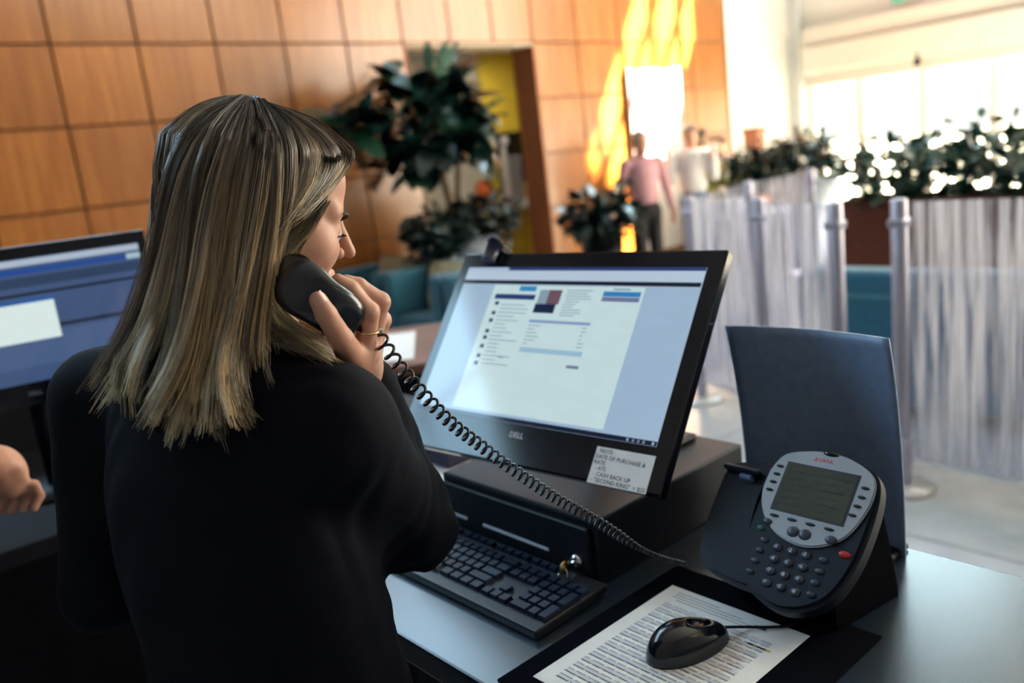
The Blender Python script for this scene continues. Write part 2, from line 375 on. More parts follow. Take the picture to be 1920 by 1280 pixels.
# band of windows above the panelling
wl = struct(box('window_21', (-6.0, 6.78, 6.43), (6.3, 7.02, 6.55), frm))
box('window_sill', (-6.0, 6.78, 4.25), (6.3, 7.02, 4.33), frm, wl)
for k in range(10): box('mullion', (-6.0+1.36*k, 6.80, 4.33), (-5.94+1.36*k, 6.86, 6.43), frm, wl)
box('window_rail', (-6.0, 6.80, 5.35), (6.3, 6.86, 5.40), frm, wl)
# sunlit roller shades high on the entrance wall
def shade_mat():
    m = bpy.data.materials.new('shade_fabric'); m.use_nodes = True; nt = m.node_tree; nt.nodes.clear()
    out = nt.nodes.new('ShaderNodeOutputMaterial'); mx = nt.nodes.new('ShaderNodeMixShader'); mx.inputs[0].default_value = .85
    d = nt.nodes.new('ShaderNodeBsdfDiffuse'); t = nt.nodes.new('ShaderNodeBsdfTranslucent'); d.inputs[0].default_value = (.7, .72, .75, 1)
    nz = nt.nodes.new('ShaderNodeTexNoise'); nz.inputs['Scale'].default_value = 40; rp = nt.nodes.new('ShaderNodeValToRGB')
    rp.color_ramp.elements[0].color = (.58, .74, .95, 1); rp.color_ramp.elements[1].color = (.64, .82, 1, 1)
    nt.links.new(nz.outputs[0], rp.inputs[0]); nt.links.new(rp.outputs[0], t.inputs[0])
    nt.links.new(d.outputs[0], mx.inputs[1]); nt.links.new(t.outputs[0], mx.inputs[2]); nt.links.new(mx.outputs[0], out.inputs[0]); return m
SH = shade_mat()
for k, (a, b) in enumerate(((3.97, 4.87), (4.91, 5.83), (5.87, 6.78))):
    w = struct(box('window_%d' % (22+k), (12.05, b, 5.0), (12.2, b+.04, 7.8), frm)); box('roller_shade', (12.10, a, 5.0), (12.104, b, 7.8), SH, w)
# ------------------------------------------------------------------ lobby furniture and people far behind
TEAL = mat('teal_upholstery', (.012, .125, .20), .8, var=.2, scale=50, sheen=.3)
TAN = mat('tan_cushion_fabric', (.42, .38, .24), .85, var=.15, scale=60)
dwood = wood_mat('dark_planter_wood', (.075, .02, .012), (.13, .04, .022), .45, 'x')
soil = mat('soil', (.03, .02, .015), .9)
leafm = mat('leaf_green', (.012, .055, .030), .28, var=.35, scale=30, spec=.6)
leafb = mat('leaf_bright_green', (.05, .12, .085), .3, var=.3, scale=30)
leafy = mat('leaf_yellow_green', (.22, .26, .05), .4, var=.3, scale=30)
leafd = mat('leaf_dark_green', (.006, .022, .020), .22, var=.4, scale=30, spec=.7)
bark = mat('bark', (.20, .14, .09), .8, var=.3, scale=40, bump=.3)
stone = mat('grey_pot_glaze', (.22, .26, .32), .4, var=.1, scale=10)
def leaf_mesh(name, L, W, m, curl=.25, fold=.15, n=6):
    V = []; Fc = []
    for i in range(n+1):
        t = i/n; w = W*math.sin(math.pi*min(1, t*.93+.05))**.75*(1-.15*t); z = -curl*L*t*t
        V += [(-w, L*t, z+fold*w), (0, L*t, z), (w, L*t, z+fold*w)]
    for i in range(n):
        a = i*3; Fc += [(a, a+1, a+4, a+3), (a+1, a+2, a+5, a+4)]
    k = len(V)
    V += [(x, y, z-.003) for x, y, z in V]; Fc += [tuple(k+i for i in f[::-1]) for f in Fc]
    me = bpy.data.meshes.new(name); me.from_pydata(V, [], Fc); me.materials.append(m); me.shade_smooth(); return me
def leaf_at(me, name, parent, loc, yaw, pitch, roll=0, s=1):
    o = bpy.data.objects.new(name, me); COL.objects.link(o); o.parent = parent
    o.matrix_parent_inverse = Matrix.Translation(-parent.location)
    o.matrix_basis = Matrix.Translation(loc) @ Matrix.Rotation(yaw, 4, 'Z') @ Matrix.Rotation(pitch, 4, 'X') @ Matrix.Rotation(roll, 4, 'Y') @ Matrix.Scale(s, 4)
    return o
def foliage(name, parent, blobs, m, n, L=.12, W=.03, droop=.5, seed=1):
    """dense small leaves nobody could count, one mesh"""
    r = random.Random(seed); V = []; Fc = []
    tot = sum(b[3]*b[4]*b[5] for b in blobs)**1
    for (cx, cy, cz, rx, ry, rz) in blobs:
        for _ in range(int(n*rx*ry*rz/tot)+1):
            d = Vector((r.gauss(0, 1), r.gauss(0, 1), r.gauss(0, 1))).normalized(); q = r.random()**.45
            p = Vector((cx+d.x*rx*q, cy+d.y*ry*q, cz+d.z*rz*q))
            M = Matrix.Translation(p) @ Matrix.Rotation(math.atan2(-d.x, d.y)+r.gauss(0, .7), 4, 'Z') @ Matrix.Rotation(r.gauss(.2-droop*.5, .6), 4, 'X') @ Matrix.Rotation(r.gauss(0, .6), 4, 'Y')
            l = L*r.uniform(.7, 1.3); w = W*r.uniform(.7, 1.3); k = len(V)
            for v in ((0, 0, 0), (-w, l*.4, .006), (0, l*.45, 0), (w, l*.4, .006), (-w*.7, l*.75, -.01), (0, l*.75, -.014), (w*.7, l*.75, -.01), (0, l, -.12*l)): V.append(M @ Vector(v))
            Fc += [(k, k+2, k+1), (k, k+3, k+2), (k+1, k+2, k+5, k+4), (k+2, k+3, k+6, k+5), (k+4, k+5, k+7), (k+5, k+6, k+7)]
    return tag(mesh_obj(name, V, Fc, m, parent, True), kind='stuff')
# fiddle-leaf fig in a big grey pot
fig = thing('fig_tree', (4.80, 6.25, 0), 'tall dark fiddle-leaf fig tree in grey pot by the alcove doorway', 'tree')
tr = [(4.80, 6.25, .95), (4.77, 6.24, 1.2), (4.70, 6.22, 1.5), (4.66, 6.2, 1.75)]
tube('trunk', resample(tr, 10), np.linspace(.045, .03, 10), bark, fig)
tube('trunk', resample([(4.86, 6.27, .95), (4.88, 6.27, 1.3), (4.92, 6.24, 1.7)], 8), np.linspace(.035, .022, 8), bark, fig)
r = random.Random(3)
tips = []
for (bx, by, bz) in [(3.70, 6.2, 2.02), (4.1, 6.1, 2.0), (4.35, 6.3, 2.35), (4.75, 6.15, 2.42), (5.0, 6.3, 2.25), (5.15, 6.2, 2.0), (4.5, 6.0, 1.85), (4.75, 6.4, 2.1), (4.3, 6.2, 1.7), (4.95, 6.1, 1.82), (4.62, 6.2, 2.2)]:
    tube('branch', resample([(4.68, 6.21, 1.62), ((4.68+bx)/2, (6.21+by)/2, (1.66+bz)/2+.06), (bx, by, bz)], 7), np.linspace(.02, .009, 7), bark, fig, 6); tips.append((bx, by, bz))
fl_a = leaf_mesh('fig_leaf', .34, .10, leafd); fl_b = leaf_mesh('fig_leaf', .30, .10, leafm); fl_c = leaf_mesh('fig_leaf', .34, .05, leafb)
for k, (bx, by, bz) in enumerate(tips):
    for i in range(22):
        p = (bx+r.uniform(-.14, .14), by+r.uniform(-.12, .12), bz+r.uniform(-.14, .10))
        leaf_at(fl_b if r.random() < .3 else fl_a, 'leaf', fig, p, r.uniform(0, 6.283), r.uniform(-.7, .9), r.uniform(-.5, .5), r.uniform(.8, 1.25))
for a in (-.25, .15, .4): leaf_at(fl_c, 'leaf', fig, (4.60+a*.25, 6.0, 2.36), a+2.8, 1.1, 0, .95)
leaf_at(fl_b, 'leaf', fig, (5.32, 6.15, 2.0), -1.3, .2, 0, .7)
pot = lathe('pot', [(0, 0), (.25, 0), (.33, .35), (.37, .80), (.37, .95), (.34, .95), (.33, .90), (0, .90)], stone, fig, (4.83, 6.25, 0))
und = foliage('underplanting', fig, [(4.55, 6.1, 1.05, .28, .3, .20), (4.98, 6.05, 1.1, .32, .3, .26), (4.35, 6.0, 1.0, .24, .3, .22), (4.20, 6.0, 1.16, .06, .06, .22)], leafd, 900, .14, .026, seed=4)
# lounge armchairs
def armchair(y0, y1, label, x0=3.77, x1=4.42):
    t = thing('armchair', ((x0+x1)/2, (y0+y1)/2, 0), label, 'armchair', 'teal lounge armchairs')
    box('arm', (x0, y0, .05), (x1, y0+.12, .79), TEAL, t, .02, 2); box('arm', (x0, y1-.12, .05), (x1, y1, .79), TEAL, t, .02, 2)
    box('backrest', (x1-.14, y0+.12, .05), (x1, y1-.12, .82), TEAL, t, .02, 2)
    box('seat', (x0+.02, y0+.12, .10), (x1-.14, y1-.12, .44), TEAL, t, .03, 2)
    for x in (x0+.06, x1-.06):
        for y in (y0+.06, y1-.06): box('leg', (x-.02, y-.02, 0), (x+.02, y+.02, .06), black, t)
    return t
armchair(6.08, 6.86, 'teal boxy armchair nearest the wood wall, left of its row')
armchair(5.24, 6.02, 'teal boxy armchair in the middle of the row below the fig tree')
armchair(4.40, 5.18, 'teal boxy armchair partly hidden behind the large monitor, right of its row')
def cushion(c, size, rx, label):
    n = 10; V = []; Fc = []
    for s in (1, -1):
        for i in range(n+1):
            for j in range(n+1):
                u, v = i/n*2-1, j/n*2-1; h = ((1-u**4)*(1-v**4))**.5
                V.append(Vector((s*size[2]*h*.5, u*size[0]*.5*(1-.06*(1-abs(v))), v*size[1]*.5*(1-.06*(1-abs(u))))))
    N = (n+1)**2
    for i in range(n):
        for j in range(n):
            a = i*(n+1)+j; Fc += [(a, a+1, a+n+2, a+n+1), (N+a, N+a+n+1, N+a+n+2, N+a+1)]
    M = Matrix.Translation(c) @ Matrix.Rotation(rx, 4, 'Y'); V = [M @ v for v in V]
    return tag(mesh_obj('cushion', V, Fc, TAN, None, True), label, 'cushion', 'tan cushions on the armchairs')
cushion((4.20, 6.47, .66), (.50, .42, .16), .25, 'tan cushion on the armchair nearest the wood wall')
cushion((4.16, 5.63, .64), (.50, .40, .16), .25, 'tan cushion on the middle armchair below the fig tree')
cushion((4.18, 4.79, .66), (.50, .42, .16), .25, 'tan cushion on the armchair behind the large monitor')
# alcove contents
tv = thing('wall_television', (8.0, 8.9, 1.26), 'dark wall screen on the yellow alcove wall', 'television')
box('tv_body', (7.72, 8.92, 1.26), (8.30, 8.985, 1.95), black, tv, .01); box('tv_screen', (7.745, 8.912, 1.30), (8.275, 8.925, 1.92), blackg, tv)
ct = thing('alcove_counter', (7.7, 8.4, 0), 'yellow-fronted counter with white top in the alcove', 'counter')
box('counter_front', (6.6, 8.30, 0), (9.0, 8.75, .96), yel, ct); box('counter_top', (6.5, 8.22, .96), (9.1, 8.8, 1.03), mat('white_laminate', (.82, .82, .80), .3, var=.03), ct, .01)
rk = thing('display_stand', (7.0, 8.0, 1.03), 'white metal display stand on the alcove counter', 'stand')
for x in (6.62, 7.42): box('post', (x-.03, 8.44, 1.03), (x+.03, 8.5, 1.84), white, rk, .005)
box('top_rail', (6.55, 8.43, 1.78), (7.49, 8.51, 1.88), white, rk, .005)
ob = lathe('orange_vase', [(0, 0), (.06, 0), (.11, .12), (.10, .24), (.05, .30), (.06, .33)], mat('orange_glaze', (.85, .16, .02), .3), None, (6.95, 8.42, 1.03), 20)
tag(ob, 'orange vase on the alcove counter', 'vase')
bt = lathe('dark_jar', [(0, 0), (.08, 0), (.10, .2), (.05, .28), (.05, .34), (0, .34)], black, None, (7.15, 8.55, 1.03), 16); tag(bt, 'dark jar beside the orange vase in the alcove', 'jar')
bg = box('grey_file_box', (7.5, 8.45, 1.03), (7.70, 8.7, 1.62), mat('grey_card', (.26, .25, .26), .6), None, .01); tag(bg, 'grey upright box on the alcove counter beside the dark screen', 'box')
cl = thing('ceiling_light', (7.3, 8.1, 2.9), 'lit square ceiling lamp inside the alcove', 'lamp')
box('lamp_frame', (7.05, 7.85, 2.93), (7.65, 8.35, 3.0), white, cl); box('diffuser', (7.09, 7.89, 2.92), (7.61, 8.31, 2.932), lamp_mat('lamp_glow', (1, .95, .82), 26), cl)
# dark plant in front of the wood wall
pp = thing('potted_plant', (6.35, 5.9, 0), 'dark bushy plant in tall dark pot before the dappled wood wall', 'plant')
lathe('pot', [(0, 0), (.15, 0), (.22, .70), (.19, .70), (.18, .66), (0, .66)], black, pp, (6.35, 5.9, 0))
foliage('foliage', pp, [(6.32, 5.9, .92, .34, .34, .26), (6.5, 5.85, 1.0, .18, .2, .24)], leafd, 420, .19, .04, seed=9)
# white display board, low table and stacks
db = thing('display_board', (8.65, 6.95, 0), 'tall sunlit white display board with wreath before the wood wall', 'display board')
box('board', (8.21, 6.92, .25), (9.12, 6.96, 2.46), mat('board_white', (.86, .85, .82), .5, var=.02), db)
box('side_rail', (8.155, 6.91, 0), (8.21, 6.98, 2.48), mat('rail_grey', (.25, .26, .30), .4), db); box('side_rail', (9.12, 6.91, 0), (9.16, 6.98, 2.48), MATS['rail_grey'], db)
foliage('wreath', db, [(8.55, 6.90, 2.15, .08, .03, .07), (8.53, 6.90, 1.95, .06, .03, .06)], leafm, 40, .06, .02, seed=2)
lt = thing('side_table', (7.9, 5.2, 0), 'low white table beside the standing man in pink', 'table')
box('table_top', (7.45, 4.95, .72), (8.35, 5.5, .76), white, lt, .006)
for x in (7.5, 8.3):
    for y in (5.0, 5.45): box('leg', (x-.02, y-.02, 0), (x+.02, y+.02, .72), white, lt)
for k, (x, y, c, h, nm) in enumerate([(7.62, 5.2, (.75, .75, .72), .16, 'white'), (7.86, 5.25, (.70, .25, .07), .12, 'orange'), (8.1, 5.2, (.5, .16, .06), .14, 'brown')]):
    tag(box('brochure_stack', (x-.09, y-.11, .76), (x+.09, y+.11, .76+h), mat('stack_'+nm, c, .6), None, .004), nm+' stack of brochures on the low white table', 'brochures', 'brochure stacks')
# queue barriers: translucent reeded panels clipped to steel posts on disc bases
def reed_mat():
    m = bpy.data.materials.new('reeded_resin'); m.use_nodes = True; nt = m.node_tree; nt.nodes.clear()
    out = nt.nodes.new('ShaderNodeOutputMaterial'); tc = nt.nodes.new('ShaderNodeTexCoord'); mp = nt.nodes.new('ShaderNodeMapping'); mp.inputs['Scale'].default_value = (26, 26, 1.0)
    nz = nt.nodes.new('ShaderNodeTexNoise'); nz.inputs['Scale'].default_value = 1.4; nz.inputs['Detail'].default_value = 4; nz.inputs['Distortion'].default_value = .5
    nt.links.new(tc.outputs['Object'], mp.inputs[0]); nt.links.new(mp.outputs[0], nz.inputs[0])
    rp = nt.nodes.new('ShaderNodeValToRGB'); rp.color_ramp.elements[0].position = .43; rp.color_ramp.elements[1].position = .66
    rp.color_ramp.elements[0].color = (.05, .05, .05, 1); rp.color_ramp.elements[1].color = (.80, .80, .80, 1); nt.links.new(nz.outputs[0], rp.inputs[0])
    tr = nt.nodes.new('ShaderNodeBsdfTransparent'); tr.inputs[0].default_value = (.80, .82, .92, 1)
    df = nt.nodes.new('ShaderNodeBsdfDiffuse'); df.inputs[0].default_value = (.86, .82, .82, 1)
    tl = nt.nodes.new('ShaderNodeBsdfTranslucent'); tl.inputs[0].default_value = (.92, .88, .87, 1)
    gs = nt.nodes.new('ShaderNodeBsdfGlossy'); gs.inputs['Roughness'].default_value = .15
    m1 = nt.nodes.new('ShaderNodeMixShader'); m1.inputs[0].default_value = .55; nt.links.new(df.outputs[0], m1.inputs[1]); nt.links.new(tl.outputs[0], m1.inputs[2])
    m2 = nt.nodes.new('ShaderNodeMixShader'); nt.links.new(rp.outputs[0], m2.inputs[0]); nt.links.new(tr.outputs[0], m2.inputs[1]); nt.links.new(m1.outputs[0], m2.inputs[2])
    m3 = nt.nodes.new('ShaderNodeMixShader'); m3.inputs[0].default_value = .06; nt.links.new(m2.outputs[0], m3.inputs[1]); nt.links.new(gs.outputs[0], m3.inputs[2])
    nt.links.new(m3.outputs[0], out.inputs[0]); return m
REED = reed_mat()
postm = mat('post_aluminium', (.50, .48, .56), .35, metal=.7, var=.06)
basem = mat('base_pale_steel', (.78, .77, .74), .3, metal=.4, var=.05)
def post(x, y, label):
    t = thing('barrier_post', (x, y, 0), label, 'post', 'queue barrier posts')
    lathe('base', [(0, 0), (.125, 0), (.127, .012), (.118, .022), (.03, .030), (0, .03)], basem, t, (x, y, 0), 40)
    lathe('pole', [(.033, .02), (.033, 1.25), (.028, 1.258), (0, 1.258)], postm, t, (x, y, 0), 20)
    for z in (.22, 1.16): box('clip', (x-.036, y-.036, z-.018), (x+.036, y+.036, z+.018), postm, t, .006)
def barrier(p, q, label):
    p = Vector((*p, 0)); q = Vector((*q, 0)); d = (q-p); L = d.length; M = rotz(math.atan2(d.y, d.x), p)
    t = thing('queue_barrier', (p+q)/2, label, 'barrier', 'queue barrier panels')
    b = box('panel', (.045, -.006, .15), (L-.045, .006, 1.245), REED, t, .002, 1, M)
    box('bottom_edge', (.045, -.009, .135), (L-.045, .009, .15), basem, t, 0, 1, M)
P1, P2, P3, P4, P5, P6, P7 = (4.13, 3.12), (3.80, 2.44), (3.44, 1.84), (3.47, 1.58), (3.39, .35), (5.12, 3.36), (6.05, 3.42)
post(*P1, 'barrier post just right of the large monitor, left end of its row'); post(*P2, 'thin barrier post between the two pale left panels')
post(*P3, 'barrier post left of the teal sofa gap'); post(*P4, 'barrier post right of the teal sofa gap behind the upright holder')
post(*P5, 'barrier post at the right edge of the photo'); post(*P6, 'rear barrier post behind the pale left panels'); post(*P7, 'rearmost barrier post near the grey pot')
barrier(P1, P2, 'pale streaked panel right of the monitor, left of its row'); barrier(P2, P3, 'pale streaked panel ending at the teal sofa gap')
barrier(P4, P5, 'large streaked panel filling the right edge, dark shapes behind'); barrier(P1, P6, 'rear streaked panel receding behind the pale left panels'); barrier(P6, P7, 'farthest streaked panel rising above the left panels')
# teal sofa seen from behind between the panels
sf = thing('sofa', (4.8, 1.1, 0), 'teal sofa seen from behind between the streaked panels', 'sofa')
box('backrest', (4.32, -1.2, .08), (4.50, 2.55, .80), TEAL, sf, .03, 2); box('highlight_strip', (4.31, -1.19, .655), (4.318, 2.54, .675), mat('teal_highlight', (.07, .23, .28), .7), sf)  # paler strip: the highlight along the sofa back is put into its colour
box('seat', (4.50, -1.2, .1), (5.15, 2.55, .44), TEAL, sf, .03, 2); box('arm', (4.45, 2.40, .08), (5.15, 2.58, .66), TEAL, sf, .03, 2); box('arm', (4.45, -1.25, .08), (5.15, -1.05, .66), TEAL, sf, .03, 2)
for x in (4.4, 5.08):
    for y in (-1.1, 2.45): box('leg', (x-.03, y-.03, 0), (x+.03, y+.03, .1), black, sf)
# long wooden planters
pl = thing('planter_box', (7.1, 2.0, 0), 'long dark wood planter full of glossy leaves behind the teal sofa', 'planter')
for k in range(4): box('board', (6.85, -1.6+1.325*k, .02), (6.89, -1.6+1.325*k+1.315, .92), dwood, pl, .004)
box('end_board', (6.89, 3.66, .02), (7.45, 3.70, .92), dwood, pl, .004); box('end_board', (6.89, -1.6, .02), (7.45, -1.56, .92), dwood, pl, .004)
box('back_board', (7.45, -1.6, .02), (7.49, 3.70, .92), dwood, pl); box('soil', (6.89, -1.56, .8), (7.45, 3.66, .86), soil, pl); box('plinth', (6.89, -1.5, 0), (7.43, 3.6, .03), black, pl)
hg = foliage('foliage', pl, [(7.1, 3.35-.42*k, 1.08+.02*k, .34, .32, .34+.01*k) for k in range(11)], leafm, 2600, .15, .034, seed=12)
h2 = foliage('leaf_sprays', pl, [(7.25, 3.5-.5*k, 1.22+.02*k, .25, .28, .26) for k in range(9)], leafb, 700, .15, .034, seed=13)
gt = thing('potted_shrub', (9.0, 5.12, 0), 'dark leafy shrub in grey round pot beside the glass doors', 'plant'); gp = lathe('pot', [(0, 0), (.22, 0), (.30, .5), (.33, 1.0), (.30, 1.0), (.29, .94), (0, .94)], stone, gt, (9.0, 5.12, 0))
h3 = foliage('foliage', gt, [(9.0, 5.15, 1.25, .32, .34, .28), (9.0, 5.6, 1.2, .25, .3, .24), (9.0, 5.0, 1.1, .25, .18, .22)], leafd, 650, .15, .034, seed=14)
p2 = thing('planter_box', (9.0, 6.2, 0), 'low dark planter with yellow-green leaves before the white wall', 'planter')
for y0, y1 in ((5.5, 6.1), (6.1, 6.7)): box('board', (8.75, y0+.004, 0), (8.79, y1-.004, .85), dwood, p2, .004)
box('back_board', (9.2, 5.5, 0), (9.24, 6.7, .85), dwood, p2); box('end_board', (8.79, 5.5, 0), (9.2, 5.54, .85), dwood, p2); box('end_board', (8.79, 6.66, 0), (9.2, 6.7, .85), dwood, p2); box('soil', (8.79, 5.54, .7), (9.2, 6.66, .8), soil, p2)
h4 = foliage('yellow_leaves', p2, [(8.95, 6.3, 1.0, .25, .35, .2), (8.95, 6.5, 1.15, .15, .15, .15)], leafy, 260, .2, .022, seed=15)
h5 = foliage('fern', p2, [(9.0, 5.85, 1.1, .25, .35, .28), (9.0, 6.45, 1.35, .12, .14, .3)], leafd, 320, .2, .03, seed=16)
pd = thing('wood_pedestal', (9.4, 5.9, 0), 'square reddish wood pedestal top before the white wall', 'pedestal')
rw = wood_mat('red_wood', (.24, .08, .04), (.36, .13, .06), .4); box('column', (9.33, 5.95, .03), (9.50, 6.15, 1.55), rw, pd, .004); box('cap', (9.32, 5.94, 1.55), (9.51, 6.16, 1.62), rw, pd, .006); box('foot', (9.30, 5.92, 0), (9.53, 6.18, .03), rw, pd)
ex = thing('exit_sign', (11.95, 5.37, 3.0), 'small green exit sign high on the white entrance wall', 'sign')
box('sign_case', (11.95, 5.17, 2.985), (11.995, 5.50, 3.16), white, ex, .005); box('sign_panel', (11.945, 5.30, 3.0), (11.951, 5.48, 3.10), lamp_mat('exit_glow', (.25, .9, .55), .7), ex)
sn = thing('door_sensor', (11.74, 5.05, 2.15), 'small black motion sensor above the glass doors', 'sensor')
lathe('sensor_housing', [(0, -.06), (.035, -.045), (.05, 0), (.035, .05), (0, .06)], black, sn, (11.70, 5.05, 2.20), 16); box('sensor_bracket', (11.69, 5.04, 2.25), (11.71, 5.06, 2.31), black, sn)
# street tree outside the clerestory: its leaves break the sun into dapples on the wood wall
st = thing('street_tree', (13.6, -1.9, -.05), 'leafy street tree outside the entrance, casting dapples on the wood wall', 'tree')
tube('trunk', resample([(13.6, -1.9, -.05), (13.55, -1.85, 4), (13.4, -1.8, 8), (13.3, -1.75, 9.6)], 12), np.linspace(.16, .05, 12), bark, st)
foliage('crown', st, [(13.25, -1.85, 9.9, .30, .36, 1.5)], leafm, 230, .17, .06, seed=21)
# ------------------------------------------------------------------ reception desk and what stands on it
DZ = .969
desk_m = mat('desk_laminate', (.012, .024, .042), .27, var=.10, scale=120, spec=1.0)
deskside = mat('desk_dark_panel', (.006, .006, .010), .75, var=.15, spec=.15)
dk = thing('reception_desk', (.86, .9, 0), 'dark grey reception desk carrying monitor, keyboard and phone', 'desk')
box('desk_top', (.545, -.7, DZ-.04), (1.17, 1.85, DZ), desk_m, dk, .004, 2)
box('front_panel', (1.08, -.65, 0), (1.12, 1.85, DZ-.04), deskside, dk); box('end_panel', (.62, -.66, 0), (1.08, -.62, DZ-.04), deskside, dk)
box('return_top', (-1.2, 1.855, DZ-.04), (.90, 2.62, DZ), deskside, dk, .004, 2)
box('return_panel', (-1.15, 2.55, 0), (.86, 2.59, DZ-.04), deskside, dk); box('return_end', (-1.15, 1.9, 0), (-1.11, 2.55, DZ-.04), deskside, dk)
ps = thing('added_dark_panel', (-.2, 2.63, 0), 'added low dark screening panel behind the second monitor', 'screen'); box('screen_panel', (-1.15, 2.625, .03), (.70, 2.645, 1.30), deskside, ps, .003); box('screen_foot', (-1.0, 2.60, 0), (.6, 2.68, .03), deskside, ps)  # dark panel added to keep the area below the monitor black
# brown service ledge beyond the desk
lg = thing('service_ledge', (1.45, 2.35, 0), 'brown wooden service ledge beyond the desk, under a sheet of paper', 'ledge')
lw = wood_mat('ledge_brown', (.16, .085, .065), (.22, .12, .09), .4, 'x')
ML = rotz(math.radians(-36), (1.46, 2.30, 0))
box('ledge_top', (-.32, -.30, 1.02), (.34, .34, 1.05), lw, lg, .004, 1, ML); box('ledge_body', (-.28, -.26, 0), (.30, .30, 1.02), deskside, lg, 0, 1, ML)
lp = box('loose_sheet', (-.13, -.22, 1.0505), (.06, .22, 1.0525), paper, None, 0, 1, ML @ Matrix.Translation((0, 0, 0))); tag(lp, 'blank white sheet lying on the brown ledge', 'paper')
jb = thing('card_holder', (1.5, 2.0, 1.05), 'small black card holder on the brown ledge beside the monitor', 'holder')
MJ = ML @ Matrix.Translation((.25, -.06, 1.05)); box('holder_base', (-.04, -.05, 0), (.04, .05, .012), black, jb, .003, 1, MJ); box('holder_back', (.02, -.05, .012), (.035, .05, .10), black, jb, .004, 1, MJ)
# ---- monitors
def monitor(root, o, yaw, tilt, W, H, brd, back_stand, scr):
    a = Vector((math.sin(yaw), -math.cos(yaw), 0)); n0 = Vector((math.cos(yaw), math.sin(yaw), 0))
    d = Vector((0, 0, -1))*math.cos(tilt)-n0*math.sin(tilt); n = d.cross(a)
    M = frame(o, a, d, n); l, r_, t, b = brd                     # local u right, v down, w out of the glass
    box('bezel', (-l, -t, -.022), (W+r_, H+b, -.0012), blackg, root, .003, 2, M)
    box('rear_shell', (-l+.02, -t+.02, -.045), (W+r_-.02, H+b-.03, -.022), black, root, .008, 2, M)
    s = box('screen', (0, 0, -.0012), (W, H, -.0004), scr, root, 0, 1, M)
    return M, s
SCR = lamp_mat('screen_pale', (.40, .56, .74), .78)
mo = thing('monitor', (1.03, 1.02, 1.072), 'wide black monitor tilted back with a glowing web page', 'monitor')
MM, scr = monitor(mo, (1.0, 1.278, 1.406), math.radians(6.12), math.radians(37.45), .510, .2869, (.025, .027, .031, .068), True, SCR)
def ui(name, u0, v0, u1, v1, col, s=.8, w=.0002, nm=None):
    return box(name, (u0, v0, -.0004), (u1, v1, w), lamp_mat('screen_'+(nm or name), col, s), scr, 0, 1, MM)
ui('page_area', .084, .036, .412, .274, (.55, .72, .74), .92)
ui('title_bar', .105, 0, .510, .0065, (.03, .07, .28), .5); ui('tab', .0, 0, .10, .0065, (.45, .58, .78), .8)
ui('address_bar', 0, .0065, .510, .025, (.50, .62, .76), .85); ui('menu_line', 0, .0265, .508, .0335, (.006, .015, .04), .35)
ui('login_button', .148, .0375, .187, .0475, (.05, .32, .66), .7, .0004); ui('profile_header', .094, .054, .190, .064, (.02, .06, .24), .6, .0004)
ui('portrait_lower', .196, .071, .242, .088, (.01, .03, .12), .4, .0004, 'portrait_dark'); ui('portrait_face', .219, .044, .247, .071, (.24, .13, .18), .55, .0005); ui('portrait_sky', .198, .044, .219, .071, (.30, .45, .55), .7, .0004)
ui('action_button', .334, .0445, .407, .0535, (.03, .28, .68), .7, .0004); ui('action_caption', .334, .0545, .407, .0625, (.20, .24, .42), .7, .0004)
ui('table_header', .195, .1015, .327, .1065, (.25, .38, .66), .75, .0004); ui('table_highlight', .195, .1530, .330, .1620, (.36, .58, .74), .8, .0004); ui('submit_button', .306, .178, .331, .183, (.20, .24, .42), .7, .0004)
for v in (.0725, .0917, .1065, .1276, .1401, .1569, .1755, .1897): ui('list_icon', .100, v-.0035, .109, v+.0035, (.03, .05, .22), .5, .0004, 'icon')
bm = bmesh.new(); rr = random.Random(5)
def inkline(u, v, w, h=.0016):
    r = bmesh.ops.create_cube(bm, size=1)
    for q in r['verts']: q.co = MM @ Vector((u+w*(q.co.x+.5), v+h*q.co.y, .0003+.0003*q.co.z))
for i in range(16):
    v = .075+i*.0076; inkline(.114+rr.uniform(0, .003), v, rr.uniform(.02, .07))
for i in range(10): inkline(.256+rr.uniform(0, .004), .044+i*.0052, rr.uniform(.02, .055))
for i in range(6): inkline(.197, .112+i*.0068, rr.uniform(.01, .03)); inkline(.313, .112+i*.0068, rr.uniform(.006, .014))
inkline(.352, .0405, .033, .003); inkline(.152, .175, .012, .003)
tag(bm_obj('page_text', bm, lamp_mat('screen_text', (.30, .42, .56), .7), scr), kind='stuff')
ui('task_bar', 0, .2795, .510, .2868, (.008, .02, .07), .4, .0003)
for u, c in ((.458, .5), (.468, .3), (.477, .3), (.486, .35), (.502, .6)): ui('tray_icon', u, .281, u+.004, .2855, (.5, .6, .8), c, .0004, 'tray%.2f' % c)
text('maker_logo', 'DELL', .0135, lamp_mat('logo_glow', (.6, .68, .8), .45), mo, MM @ frame((.2345, .306, -.0008), (1, 0, 0), (0, -1, 0), (0, 0, 1)))  # flat maker mark given a glow of its own
# articulated stand
cb = MM @ Vector((.255, .21, -.045)); tube('stand_arm', [cb, cb.lerp(Vector((1.06, 1.03, 1.15)), .5), Vector((1.06, 1.03, 1.085))], .022, black, mo, 12)
box('stand_base', (.96, .90, 1.0722), (1.17, 1.16, 1.085), black, mo, .006, 2)
